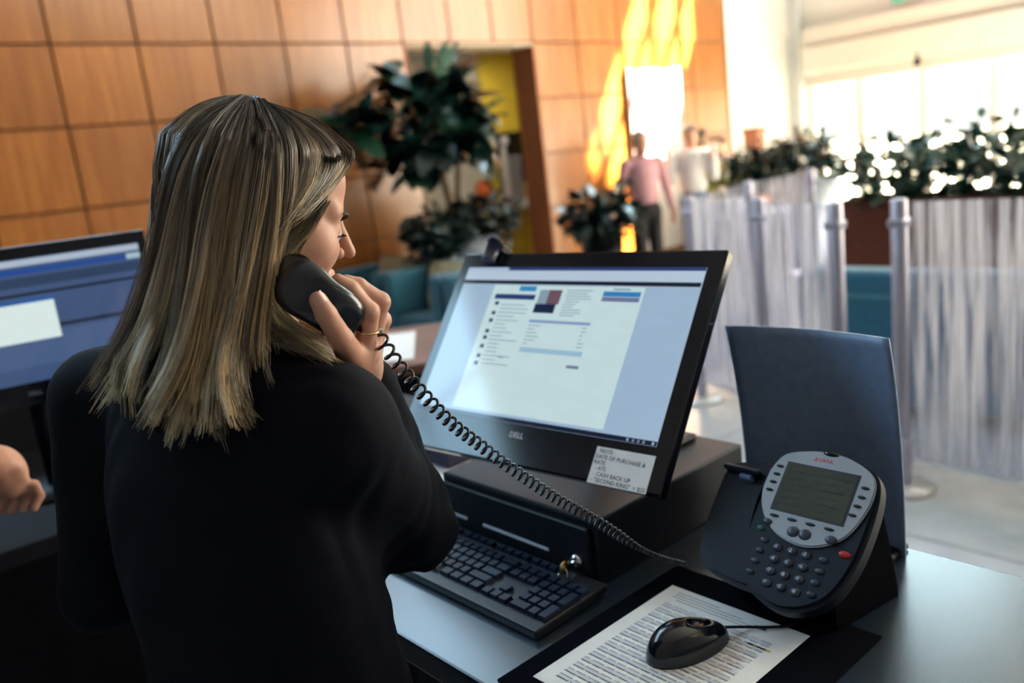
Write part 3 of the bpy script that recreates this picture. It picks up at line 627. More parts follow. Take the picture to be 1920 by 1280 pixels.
# camera clipped on the upper edge
wc = thing('webcam', MM @ Vector((.058, -.036, 0)), 'small dark webcam clipped to the monitor top edge', 'webcam')
bm = bmesh.new(); bmesh.ops.create_cone(bm, segments=20, radius1=.012, radius2=.012, depth=.042, cap_ends=True)
for v in bm.verts: v.co = MM @ Vector((.058+v.co.x, -.026+v.co.z*.95, .012+v.co.y*1.2))
bmesh.ops.bevel(bm, geom=[e for e in bm.edges if len(e.link_faces) == 2 and e.calc_face_angle(0) > 1], offset=.003, segments=2, affect='EDGES'); bm_obj('webcam_body', bm, mat('webcam_navy', (.015, .025, .07), .4), wc, True)
box('webcam_clip', (.046, -.05, -.03), (.070, -.033, .004), black, wc, .003, 1, MM)
# handwritten card
nt_ = thing('note_card', MM @ Vector((.462, .357, .001)), 'handwritten white note card taped to the lower bezel corner', 'note')
box('card', (.412, .3005, -.0006), (.5145, .3565, .0004), paper, nt_, 0, 1, MM @ Matrix.Rotation(.0, 4, 'Z'))
for k, (s, u) in enumerate([('NOTE :', .419), ('DATE OF PURCHASE &', .414), ('RATE', .414), ('- ATL', .419), ('- CASH BACK UP', .419), ('- "SECOND KING"  + $25', .417)]):
    text('handwriting', s, .0088, inkd, nt_, MM @ frame((u, .3065+k*.0088, .0006), (.99, .02, 0), (.0, -1, 0), (0, 0, 1)), ext=.0001)
# second workstation
SC2 = lamp_mat('screen2_blue', (.075, .135, .30), .62)
m2 = thing('monitor', (.45, 2.15, DZ), 'second monitor at left, blue screen partly behind her hair', 'monitor')
a2 = Vector((.985, -.172, 0)).normalized()
M2o = Vector((.13, 2.15, 1.511)); yaw2 = math.atan2(a2.x, -a2.y)
M2, scr2 = monitor(m2, M2o, yaw2, math.radians(8), .53, .268, (.02, .02, .028, .05), True, SC2)
def ui2(name, u0, v0, u1, v1, col, s, w=.0003): return box(name, (u0, v0, -.0004), (u1, v1, w), lamp_mat('screen2_'+name, col, s), scr2, 0, 1, M2)
ui2('window_bar', 0, .002, .53, .016, (.55, .66, .80), .7); ui2('window_border', 0, .022, .53, .034, (.02, .10, .45), .6); ui2('toolbar', 0, .040, .53, .062, (.045, .09, .20), .5)
ui2('dark_line', 0, .075, .53, .081, (.02, .035, .07), .3); ui2('status_line', 0, .150, .53, .158, (.03, .05, .10), .35); ui2('lower_pane', 0, .165, .53, .235, (.10, .17, .36), .62)
ui2('dialog', .10, .095, .335, .180, (.70, .82, .80), .95, .0008); ui2('dialog_bar', .10, .088, .335, .097, (.03, .16, .55), .6, .0009); ui2('tab_light', .50, .022, .53, .034, (.5, .7, .8), .7, .0006)
text('maker_logo', 'DELL', .012, lamp_mat('logo_glow_dim', (.3, .36, .45), .25), m2, M2 @ frame((.245, .292, -.0008), (1, 0, 0), (0, -1, 0), (0, 0, 1)))  # same mark, glowing more dimly, no lamp behind it
cb = M2 @ Vector((.265, .2, -.045)); tube('stand_neck', [cb, Vector((cb.x, cb.y+.02, cb.z)), Vector((cb.x+.005, cb.y+.05, 1.15)), Vector((cb.x+.005, cb.y+.05, DZ+.01))], .022, black, m2, 12); lathe('stand_base', [(0, 0), (.11, 0), (.11, .008), (.03, .018), (0, .018)], black, m2, (cb.x+.005, cb.y+.05, DZ))
# ---- cash drawer under the monitor with key in its lock
cdm = mat('drawer_steel_paint', (.005, .007, .014), .5, var=.2, scale=150, bump=.04, spec=.3)
cd = thing('cash_drawer', (1.0, 1.0, DZ), 'black metal cash drawer under the large monitor', 'cash drawer')
box('case', (.812, .822, DZ), (1.19, 1.192, 1.072), cdm, cd, .004, 2)
df = box('drawer_front', (.803, .832, DZ+.008), (.812, 1.182, 1.060), cdm, cd, .002)
slot_m = mat('slot_edge', (.70, .78, .92), .3)
for y0, y1 in ((.918, 1.077), (1.121, 1.176)): box('media_slot', (.8015, y0, 1.002), (.8035, y1, 1.0065), slot_m, df)
Mx = frame((.803, .858, 1.003), (0, 1, 0), (0, 0, 1), (-1, 0, 0)); lathe('lock', [(0, .006), (.009, .006), (.011, 0), (.011, -.002)], chrome, df, n=20, M=frame((.803, .858, 1.003), (0, 1, 0), (0, 0, 1), (-1, 0, 0)))
ky = thing('key_ring', (.785, .858, 1.003), 'small brass keys hanging from the cash drawer lock', 'keys')
lathe('key_bow', [(0, -.0015), (.010, -.0015), (.011, 0), (.010, .0015), (0, .0015)], brass, ky, n=20, M=frame((.778, .858, 1.003), (1, 0, 0), (0, 0, 1), (0, 1, 0))); box('key_shaft', (.788, .8565, 1.0005), (.803, .8595, 1.0055), chrome, ky)
th = np.linspace(0, 2*math.pi, 24); tube('split_ring', [(.772+.004*math.sin(t), .858+.009*math.cos(t), .993+.009*math.sin(t)) for t in th], .0012, chrome, ky, 6)
for dy, m_ in ((-.006, brass), (.006, brass)):
    box('spare_key', (.7705, .858+dy-.004, .966+.006), (.7725, .858+dy+.004, .986), m_, ky, .001)
# ---- keyboard
kbm = mat('keyboard_case', (.007, .009, .016), .4, var=.2); keym = mat('keycap', (.006, .012, .034), .36, var=.15, spec=.32)
kb = thing('keyboard', (.72, 1.01, DZ), 'black full-size keyboard in front of the cash drawer', 'keyboard')
MK = frame((.795, 1.232, DZ+.0158), (.006, -1, 0), (-1, -.006, -.035), (0, -.035*0, 1))      # u right, v towards the user
box('case', (0, 0, -.010), (.44, .146, .004), kbm, kb, .003, 2, MK)
def key(u, v, w=.0165, h=.0165): 
    bm = bmesh.new(); bmesh.ops.create_cube(bm, size=1)
    for q in bm.verts:
        tp = q.co.z > 0; s = .84 if tp else 1
        q.co = MK @ Vector((u+w/2+w*q.co.x*s, v+h/2+h*q.co.y*s, .0105 if tp else .004))
    bm_obj('key', bm, keym, kb)
pt = .0190
R0 = [0]+[2, 3, 4, 5]+[6.5, 7.5, 8.5, 9.5]+[11, 12, 13, 14]+[15.25, 16.25, 17.25]
for c in R0: key(.010+c*pt, .010, .0160, .012)
for ry, ws in enumerate([[1]*13+[2], [1.5]+[1]*12+[1.5], [1.75]+[1]*11+[2.25], [2.25]+[1]*10+[2.75], [1.25, 1.25, 1.25, 6.25, 1.25, 1.25, 1.25, 1.25]]):
    u = 0
    for w_ in ws: key(.010+u*pt, .032+ry*pt, w_*pt-.0028, .0163); u += w_
for c in (15.25, 16.25, 17.25):
    for ry in (0, 1): key(.010+c*pt, .032+ry*pt)
key(.010+16.25*pt, .032+3*pt)
for c in (15.25, 16.25, 17.25): key(.010+c*pt, .032+4*pt)
for ry in range(5):
    for c in range(4):
        if (ry == 4 and c == 1) or (c == 3 and ry in (2, 4)): continue
        w_ = 2 if ry == 4 and c == 0 else 1; h_ = 2 if c == 3 and ry in (1, 3) else 1
        key(.010+(18.5+c)*pt, .032+ry*pt, w_*pt-.0028, h_*pt-.0028)
# ---- mat, price list, mouse
pm = prism('desk_mat', [(.562, .452), (.925, .452), (.925, .768), (.562, .768)], DZ, DZ+.002, blackm, None); tag(pm, 'thin black desk mat under the printed sheet', 'mat')
sh = thing('printed_sheet', (.735, .628, DZ+.002), 'printed rate sheet lying under the mouse', 'paper')
MS = frame((.873, .7365, DZ+.0021), (0, -1, 0), (-1, 0, 0), (0, 0, 1))
prism('sheet', [(0, 0), (.2165, 0), (.2165, .279), (0, .279)], 0, .0005, paper, sh, MS)
bm = bmesh.new()
def ln(b, u, v, w, h):
    r = bmesh.ops.create_cube(b, size=1)
    for q in r['verts']: q.co = MS @ Vector((u+w*(q.co.x+.5), v+h*q.co.y, .0006+.0002*q.co.z))
rr = random.Random(8)
for i in range(30):
    v = .045+i*.0074; u = .022
    while u < .185:
        w_ = rr.uniform(.008, .024); ln(bm, u, v, min(w_, .19-u), .0022); u += w_+.004
for i, (u, w_) in enumerate(((.02, .07), (.02, .11), (.02, .15), (.03, .12))): ln(bm, u, .012+i*.0062, w_, .0022)
tag(bm_obj('print', bm, mat('print_grey', (.50, .52, .55), .7, var=.1), sh), kind='stuff')
bm = bmesh.new(); ln(bm, .15, .022, .017, .006); bm_obj('logo_mark', bm, mat('logo_blue', (.02, .12, .30), .6), sh)
bm = bmesh.new(); ln(bm, .165, .060, .032, .0035); bm_obj('highlight_line', bm, mat('highlighter', (.55, .52, .12), .7), sh)
bm = bmesh.new(); [ln(bm, .022, .049+i*.0148, .168, .0070) for i in range(15)]
tag(bm_obj('table_band', bm, mat('band_grey', (.70, .73, .78), .7, var=.03), sh), kind='stuff')
ms = thing('mouse', (.757, .621, DZ+.003), 'glossy black mouse with cable on the printed sheet', 'mouse')
ang = math.atan2(.603-.639, .833-.714); n = 24; V = []; Fc = []
MMs = rotz(ang, (.757, .621, DZ+.003)); nu, nv = 28, 14
for i in range(nu):
    a = 2*math.pi*i/nu
    for j in range(nv+1):
        t = j/nv*math.pi/2; rx = .060*math.cos(t)**.55 if j < nv else 0; ry = .0315*math.cos(t)**.55 if j < nv else 0
        x = math.cos(a); y = math.sin(a); hgt = (.038-.006*x-.004*x*x)*math.sin(t)
        V.append(MMs @ Vector((rx*x, ry*y*(1-.10*x), hgt)))
for i in range(nu):
    for j in range(nv):
        a, b = i*(nv+1)+j, ((i+1) % nu)*(nv+1)+j; Fc.append((a, b, b+1, a+1))
Fc.append(tuple(i*(nv+1) for i in range(nu))[::-1])
mshell = mat('mouse_gloss', (.006, .008, .014), .16, spec=.6, var=.2)
mesh_obj('mouse_body', V, Fc, mshell, ms, True)
lathe('scroll_wheel', [(0, -.003), (.006, -.003), (.007, 0), (.006, .003), (0, .003)], blackm, ms, n=18, M=MMs @ frame((.030, 0, .0232), (1, 0, 0), (0, 0, 1), (0, 1, 0)))
tube('mouse_cable', resample([MMs @ Vector((.058, 0, .010)), Vector((.835, .592, DZ+.007)), Vector((.858, .565, DZ+.0055)), Vector((.878, .548, DZ+.005)), Vector((.900, .545, DZ+.004))], 30), .0019, black, ms, 8)
# ---- papers and device left of the drawer
pa = thing('papers', (1.0, 1.5, DZ), 'printed sheet lying left of the cash drawer', 'paper')
prism('sheet', [(.90, 1.20), (1.06, 1.33), (1.03, 1.60), (.86, 1.47)], DZ, DZ+.0012, paper, pa)
bm = bmesh.new()
for i in range(9):
    r_ = bmesh.ops.create_cube(bm, size=1)
    for q in r_['verts']: q.co = Vector((.955+i*.0085+.004*q.co.x-.03*q.co.y, 1.45+.12*q.co.y, DZ+.0014+.0002*q.co.z))
tag(bm_obj('print', bm, mat('print_violet', (.34, .28, .42), .7), pa), kind='stuff')
dv = thing('card_reader', (1.06, 1.62, DZ), 'black desktop device with a green light behind the cord', 'device')
box('housing', (.985, 1.42, DZ), (1.14, 1.80, DZ+.062), mat('device_navy', (.012, .016, .05), .35, var=.2), dv, .008, 2); box('lid', (1.0, 1.44, DZ+.062), (1.13, 1.78, DZ+.085), black, dv, .008, 2)
lathe('status_light', [(0, .004), (.003, .003), (.004, 0), (.004, -.002)], lamp_mat('led_green', (.02, .9, .28), 3), dv, n=14, M=frame((.984, 1.455, DZ+.050), (0, 1, 0), (0, 0, 1), (-1, 0, 0)))
# ---- desk phone
ph_m = mat('phone_charcoal', (.006, .011, .022), .45, var=.15, scale=120, bump=.04, spec=.28); bez = mat('phone_silver', (.33, .37, .42), .42, metal=.25, var=.06)
ph = thing('desk_phone', (.95, .57, DZ), 'charcoal office phone with silver display surround and empty cradle', 'telephone')
c45, s45 = math.cos(.79), math.sin(.79)
MP = frame((.952, .583, 1.161), (.01, -1, 0), (-s45, 0, -c45), (-c45, 0, s45))
def rr_pts(pts, n=8):
    return resample([(*p, 0) for p in pts]+[(*pts[0], 0)], len(pts)*n)[:-1, :2]
face = [(-.020, .000), (.0, -.022), (.045, -.030), (.092, -.022), (.118, .0), (.126, .05), (.122, .115), (.102, .163), (.056, .187), (.006, .174), (-.022, .132), (-.027, .06)]
prism('face_plate', [tuple(p) for p in rr_pts(face)], -.030, 0, ph_m, ph, MP, .006, 2, False)
bz = [(-.024, .012), (-.012, -.012), (.018, -.023), (.048, -.026), (.078, -.022), (.108, -.008), (.119, .012), (.117, .045), (.104, .078), (.080, .097), (.050, .104), (.016, .096), (-.010, .075), (-.024, .045)]
bzo = prism('display_surround', [tuple(p) for p in rr_pts(bz)], 0, .0045, bez, ph, MP, .002, 2, False)
box('display', (.0, .0, .0045), (.094, .064, .0052), mat('lcd_olive', (.055, .065, .050), .22, var=.12, scale=200), bzo, 0, 1, MP)
box('display_rim', (-.003, -.003, .0040), (.097, .067, .0048), mat('lcd_rim', (.02, .022, .03), .4), bzo, 0, 1, MP)
bm = bmesh.new(); rr = random.Random(2)
for i in range(6):
    for u0 in (.006, .052):
        r_ = bmesh.ops.create_cube(bm, size=1); w_ = rr.uniform(.018, .036)
        for q in r_['verts']: q.co = MP @ Vector((u0+w_*(q.co.x+.5), .008+i*.0095+.0022*q.co.y, .0053+.0002*q.co.z))
tag(bm_obj('display_text', bm, mat('lcd_text', (.03, .034, .028), .3), bzo), kind='stuff')
btn = mat('phone_button', (.03, .045, .075), .35, var=.1); dark_b = mat('phone_slot_button', (.025, .03, .04), .4)
def pbutton(u, v, w, h, m, par, z=.0045, nm='button'):
    bm = bmesh.new(); bmesh.ops.create_uvsphere(bm, u_segments=14, v_segments=8, radius=1)
    for q in bm.verts: q.co = MP @ Vector((u+q.co.x*w/2, v+q.co.y*h/2, z+max(q.co.z, -.3)*.0030))
    return bm_obj(nm, bm, m, par, True)
for i in range(4):
    pbutton(.1065-.0015*i*i*.3, .012+i*.0125, .011, .0045, dark_b, bzo); pbutton(-.0115-.0007*i, .006+i*.0118, .011, .0045, dark_b, bzo)
for u in (.006, .031, .056, .081): pbutton(u, .074, .014, .0045, dark_b, bzo)
pbutton(.000, .084, .014, .009, btn, bzo); pbutton(.038, .0885, .017, .015, btn, bzo); pbutton(.054, .0885, .017, .015, btn, bzo); pbutton(.088, .0865, .016, .011, btn, bzo)
keytxt = mat('key_legend', (.55, .60, .66), .5)
for r_ in range(4):
    for c in range(3):
        u = .024+c*.0195+.001*r_; v = .1125+r_*.0158; k = pbutton(u, v, .0135, .0110, btn, ph, .0005)
        text('legend', ['123', '456', '789', '*0#'][r_][c], .0075, keytxt, k, MP @ frame((u, v, .0037), (1, 0, 0), (0, -1, 0), (0, 0, 1)), 'CENTER', .0001)
    k = pbutton(.0855, .112+r_*.0150, .0125, .0085, btn, ph, .0005); pbutton(.003-.001*r_, .108+r_*.0148, .0115, .0080, btn, ph, .0005)
pbutton(-.008, .094, .010, .007, mat('button_green', (.03, .16, .13), .4), ph, .0005); pbutton(.1075, .0985, .016, .009, mat('button_red', (.45, .02, .02), .35), ph, .0005)
text('maker_logo', 'AVAYA', .0082, mat('logo_red', (.65, .02, .04), .4), bzo, MP @ frame((.030, -.0130, .0046), (1, 0, 0), (0, -1, 0), (0, 0, 1)))
pbutton(.050, -.024, .022, .007, blackg, bzo, nm='message_lamp')
# cradle side and wedge stand
crd = [(-.098, .030), (-.085, .008), (-.030, .004), (-.028, .06), (-.016, .125), (.012, .166), (-.02, .172), (-.075, .160), (-.094, .12)]
prism('cradle', [tuple(p) for p in rr_pts(crd)], -.034, -.008, ph_m, ph, MP, .005, 2)
box('hook_switch', (-.066, .026, -.008), (-.046, .034, .004), mat('hook_grey', (.10, .16, .30), .35), ph, .002, 1, MP); box('cradle_rim', (-.092, .018, -.008), (-.034, .026, .010), ph_m, ph, .003, 1, MP)
bm = bmesh.new()
for u, v in ((-.080, .02), (.108, .0), (.09, .125), (.05, .14), (-.06, .125), (.045, -.015)): bm.verts.new(MP @ Vector((u, v, -.029)))
for x, y in ((.905, .640), (.905, .500), (1.03, .480), (1.03, .665)): bm.verts.new((x, y, DZ)); bm.verts.new((x, y, DZ+.012))
bmesh.ops.convex_hull(bm, input=bm.verts); bm_obj('stand', bm, blackm, ph)
# ---- curved upright holder behind the phone
oz = mat('holder_slate', (.23, .33, .51), .38, var=.08, scale=60)
og = thing('document_holder', (1.14, .66, DZ), 'upright curved slate-blue plastic panel behind the phone', 'holder')
nu, nv = 20, 20; V = []; Fc = []
for s in (0, 1):
    for i in range(nu+1):
        for j in range(nv+1):
            u = i/nu; t = j/nv
            y = .778-.26*u; z = DZ+.336*t-.010*(1-(2*u-1)**2)*0
            x = 1.135-.036*t**2.5+.018*(1-(2*u-1)**2)+s*.004
            V.append((x, y, z))
N = (nu+1)*(nv+1)
for i in range(nu):
    for j in range(nv):
        a = i*(nv+1)+j; Fc += [(a, a+1, a+nv+2, a+nv+1), (N+a, N+a+nv+1, N+a+nv+2, N+a+1)]
for i in range(nu):
    for j in (0, nv): a = i*(nv+1)+j; b = a+nv+1; Fc.append((a, b, N+b, N+a))
for j in range(nv):
    for i in (0, nu): a = i*(nv+1)+j; b = a+1; Fc.append((a, b, N+b, N+a))
bm = bmesh.new(); vs = [bm.verts.new(v) for v in V]
for f in Fc: bm.faces.new([vs[i] for i in f])
bm_obj('panel', bm, oz, og, True); box('foot', (1.075, .525, DZ), (1.165, .772, DZ+.010), black, og, .003)
# ---- coiled cord from handset to phone
CORD = [(0.4802,0.7928,1.4325), (0.4993,0.7925,1.3939), (0.5291,0.7952,1.3499), (0.5630,0.7935,1.3032), (0.6020,0.7887,1.2606), (0.6366,0.7750,1.2211), (0.6787,0.7533,1.1751), (0.7185,0.7215,1.1343), (0.7541,0.6936,1.0949), (0.7831,0.6756,1.0707), (0.8128,0.6591,1.0540)]
C0 = resample(CORD, 400); seg = np.linalg.norm(np.diff(C0, axis=0), axis=1); S = np.concatenate([[0], np.cumsum(seg)]); tot = S[-1]
pts = []; ph_ = 0; nn = 2600; prev = 0
T = np.gradient(C0, axis=0); T /= np.linalg.norm(T, axis=1)[:, None]
for i in range(nn):
    s = tot*i/(nn-1); q = s/tot
    pitch = .0145*(1-q)+.0052*q if q < .86 else .0042
    ph_ += 2*math.pi*(tot/(nn-1))/pitch
    rad = .0076*(1-.25*q)*min(1, q/.012)*(1 if q < .80 else max(.30, 1-(q-.80)/.12))
    c = np.array([np.interp(s, S, C0[:, k]) for k in range(3)]); t = np.array([np.interp(s, S, T[:, k]) for k in range(3)]); t /= np.linalg.norm(t)
    a = np.cross(t, (0, 0, 1)); a /= np.linalg.norm(a); b = np.cross(t, a)
    pts.append(c+rad*(math.cos(ph_)*a+math.sin(ph_)*b))
tag(tube('coiled_cord', pts, .0018, mat('cord_black', (.006, .010, .018), .28, spec=.6, var=.2), None, 6), 'black coiled phone cord stretched from her hand to the desk phone', 'cord')
# ------------------------------------------------------------------ people
skin = mat('skin', (.52, .27, .19), .45, var=.08, scale=60, spec=.4)
skin.node_tree.nodes['Principled BSDF'].inputs['Subsurface Weight'].default_value = .12
skin.node_tree.nodes['Principled BSDF'].inputs['Subsurface Radius'].default_value = (.012, .005, .003)
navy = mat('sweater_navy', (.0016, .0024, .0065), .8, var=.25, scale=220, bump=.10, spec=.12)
pants = mat('trousers_black', (.010, .010, .014), .85, var=.2, scale=150)
shoe = mat('shoe_black', (.008, .008, .01), .35)
THUMB = [(0.4578,0.8104,1.4036), (0.4299,0.7803,1.4367), (0.4116,0.7695,1.4674), (0.4061,0.7707,1.4833)]
INDEX = [(0.4707,0.8055,1.4155), (0.4732,0.7893,1.4562), (0.4574,0.7933,1.4848), (0.4471,0.7982,1.4952)]
MIDDLE = [(0.4842,0.8181,1.4155), (0.4948,0.7996,1.4626), (0.4731,0.8027,1.4845), (0.4611,0.8054,1.4913)]
RINGF = [(0.4944,0.8304,1.4089), (0.5042,0.8172,1.4389), (0.4867,0.8114,1.4612), (0.4763,0.8128,1.4680)]
PINKY = [(0.4989,0.8408,1.3973), (0.5069,0.8341,1.4215), (0.4930,0.8272,1.4407), (0.4842,0.8271,1.4475)]
WRIST = np.array((0.4721, 0.8317, 1.3797))
def chain(P, J, R, k=.003):
    d = None
    for a, b, ra, rb in zip(J[:-1], J[1:], R[:-1], R[1:]):
        e = s_cone(P, a, b, ra, rb); d = e if d is None else smin(d, e, k)
    return d
def hand_sdf(P):
    d = s_cone(P, WRIST-(WRIST-ELR)*.35*0+(ELR-WRRv)*.25, WRIST, .029, .026)
    for J, r0 in ((INDEX, .0135), (MIDDLE, .0135), (RINGF, .0125), (PINKY, .011)):
        d = smin(d, s_cone(P, WRIST+(np.array(J[0])-WRIST)*.15, J[0], .019, r0), .012)
    d = smin(d, s_cone(P, WRIST, THUMB[0], .02, .0165), .012)
    d = smin(d, chain(P, THUMB, (.0165, .0128, .0108, .0092)), .010)
    for J, R in ((INDEX, (.0128, .0108, .0090, .0076)), (MIDDLE, (.0128, .0110, .0092, .0078)), (RINGF, (.012, .0104, .0088, .0074)), (PINKY, (.0105, .009, .0078, .0066))):
        f = chain(P, J, R); f = smin(f, s_sph(P, J[1], R[1]*1.06), .003); d = smin(d, f, .0035)
    return d
WRRv = WRR
def add_mesh(name, V, Q, mt, parent): return mesh_obj(name, V, Q, mt, parent, True)
wm = thing('person', (.33, .93, 0), 'person with long blonde hair in dark sweater, holding a phone handset to the ear', 'person')
hv, hq = surface_nets(lambda P: head_local(to_head(P)), HC-np.array((.19, .13, .27)), HC+np.array((.17, .13, .15)), .0024)
av, aq = surface_nets(hand_sdf, WRIST-np.array((.09, .075, .06)), WRIST+np.array((.10, .06, .14)), .0016)
body_sdf = lambda P: smin(sweater_sdf(P)+.014, s_cone(P, (.365, .93, 1.36), (.40, .915, 1.46), .05, .05), .02)
bv, bq = surface_nets(body_sdf, (.02, .62, .78), (.70, 1.36, 1.47), .011)
V = np.concatenate([hv, av, bv]); Q = np.concatenate([hq, aq+len(hv), bq+len(hv)+len(av)])
add_mesh('body', V, Q, skin, wm)
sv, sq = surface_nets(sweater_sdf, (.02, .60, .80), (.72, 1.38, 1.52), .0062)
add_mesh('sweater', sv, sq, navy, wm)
def legs_sdf(P):
    T = to_torso(P)
    d = s_ell(T, (0, 0, .90), (.118, .165, .14))
    for s in (-1, 1):
        d = smin(d, s_cone(T, (0, s*.085, .86), (.01, s*.085, .48), .088, .062), .04); d = smin(d, s_cone(T, (.01, s*.085, .48), (-.02, s*.085, .09), .062, .052), .02)
    return d
lv, lq = surface_nets(legs_sdf, (.10, .68, .03), (.60, 1.18, 1.06), .014); add_mesh('trousers', lv, lq, pants, wm)
for s in (-1, 1):
    f = lambda P: smin(s_ell(to_torso(P), (.045, s*.085, .035), (.125, .045, .04)), s_cone(to_torso(P), (-.02, s*.085, .04), (-.02, s*.085, .10), .045, .04), .02)
    fv, fq = surface_nets(lambda P: smax(f(P), -P[..., 2]+.0, .004), (.08, .66, -.02), (.62, 1.2, .16), .011); add_mesh('shoe', fv, fq, shoe, wm)
# eyes, lashes, brows, nails, ring
eye_w = mat('eye_white', (.55, .50, .48), .2); iris = mat('iris_dark', (.04, .05, .06), .12); lash = mat('lash_dark', (.012, .008, .008), .6); nailm = mat('nail_pink', (.58, .30, .26), .2); browm = mat('brow_brown', (.07, .04, .025), .8)
def hw(f, s, u): return HC+f*HF+s*HS+u*HU
for sg in (1, -1):
    bm = bmesh.new(); bmesh.ops.create_uvsphere(bm, u_segments=20, v_segments=12, radius=.0125)
    for q in bm.verts: q.co = Vector(hw(.0800, sg*.0325, -.018))+q.co
    e = bm_obj('eye', bm, eye_w, wm, True)
    bm = bmesh.new(); bmesh.ops.create_uvsphere(bm, u_segments=16, v_segments=8, radius=.0060)
    for q in bm.verts: q.co = Vector(hw(.0872, sg*.0335, -.021))+q.co
    bm_obj('iris', bm, iris, e, True)
    def lid(t, o=0): return hw(.0925-.0052*(t+.75)**2+o, sg*(.032+.0135*t), -.0150-.0045*(t+1)*.5-.0015*t*t)
    Vl = []; Fl = []
    for i in range(26):
        t = -1+2*i/25; b = lid(t, .0012); tip = b+.0085*HF*(1-.25*abs(t))-.0035*HU+sg*(.0045*t+.003)*HS; w_ = .0008*HS+.0004*HF; k = len(Vl)
        Vl += [b-w_, b+w_, tip+.0015*HU, b-.0009*HU]; Fl += [(k, k+1, k+2), (k, k+3, k+2), (k+1, k+2, k+3)]
    tag(mesh_obj('eyelashes', Vl, Fl, lash, wm), kind='stuff')
    tube('eyelid_line', [lid(t, .0008) for t in np.linspace(-1, 1, 12)], .0013, lash, wm, 6)
    tube('eyebrow', [hw(.0985-.010*t*t-.003*t, sg*(.030+.020*t), .004+.004*t-.003*t*t) for t in np.linspace(-1, 1, 10)], np.array([.0012, .002, .0024, .0024, .0022, .002, .0018, .0015, .0012, .0008]), browm, wm, 6)
def nail(J, dors, w, l):
    p = np.array(J[-1]); a = p-np.array(J[-2]); a /= np.linalg.norm(a); dn = np.array(dors, float); dn -= a*(dn@a); dn /= np.linalg.norm(dn); b = np.cross(a, dn)
    V = []; Fc = []
    for i in range(5):
        for j in range(5):
            u, v = i/2-1, j/4; V.append(p+a*(l*(v-.45)+.003)+b*w*u*(1-.2*v)+dn*(.0102-.0035*u*u-.0012*v*v))
    for i in range(4):
        for j in range(4): k = i*5+j; Fc.append((k, k+1, k+6, k+5))
    return mesh_obj('nail', V, Fc, nailm, wm, True)
nail(THUMB, (-.25, -.9, .15), .0068, .012)
rc = np.array((0.4724, 0.7965, 1.4372)); ra = np.array(INDEX[1])-np.array(INDEX[0]); ra /= np.linalg.norm(ra); n1 = np.cross(ra, (0, 0, 1)); n1 /= np.linalg.norm(n1); n2 = np.cross(ra, n1)
rg = tube('ring', [rc+.0124*(math.cos(t)*n1+math.sin(t)*n2) for t in np.linspace(0, 2*math.pi, 40)], .0011, mat('gold', (.85, .62, .25), .15, metal=1, var=.03), wm, 8)
dd = np.array((.75, -.60, .1)); dd -= ra*(dd@ra); dd /= np.linalg.norm(dd)
bm = bmesh.new(); bmesh.ops.create_icosphere(bm, subdivisions=1, radius=.0032)
for q in bm.verts: q.co = Vector(rc+.0150*dd)+q.co
bm_obj('ring_stone', bm, mat('diamond', (.9, .92, .95), .05, metal=.6, var=.05), rg)
# handset held in the hand
HAND = [(0.4108,0.8500,1.5125), (0.4089,0.8153,1.4977), (0.4190,0.7981,1.4812), (0.4347,0.7908,1.4647), (0.4561,0.7929,1.4461)]
hs = thing('handset', HAND[0], 'glossy black phone handset held to her ear', 'handset')
A = resample(HAND, 40); T = np.gradient(A, axis=0); T /= np.linalg.norm(T, axis=1)[:, None]; view = np.array((-.4548, -.882, .1235))
V = []; Fc = []; ns = 28
for i in range(40):
    q = i/39; e = min(1, math.sin(math.pi*min(1, max(0.0, q*.985+.0075)))**.28*1.02)
    w_ = (.0305+.004*math.exp(-((q-.12)/.12)**2)-.004*math.exp(-((q-.6)/.2)**2))*e; th = (.0155+.005*math.exp(-((q-.1)/.12)**2)+.003*math.exp(-((q-.92)/.1)**2))*e
    o = view-T[i]*(view@T[i]); o /= np.linalg.norm(o); b = np.cross(T[i], o)
    for k in range(ns):
        a = 2*math.pi*k/ns; c, s = math.cos(a), math.sin(a)
        V.append(A[i]+b*w_*np.sign(c)*abs(c)**.6+o*th*np.sign(s)*abs(s)**.7)
for i in range(39):
    for k in range(ns): Fc.append((i*ns+k, i*ns+(k+1) % ns, (i+1)*ns+(k+1) % ns, (i+1)*ns+k))
Fc += [tuple(range(ns))[::-1], tuple(39*ns+k for k in range(ns))]
mesh_obj('handset_shell', V, Fc, mat('handset_black', (.006, .008, .014), .20, spec=.6, var=.2), hs, True)
tube('cord_plug', [A[-1]-T[-1]*.004, A[-1]+T[-1]*.014], .004, black, hs, 10)
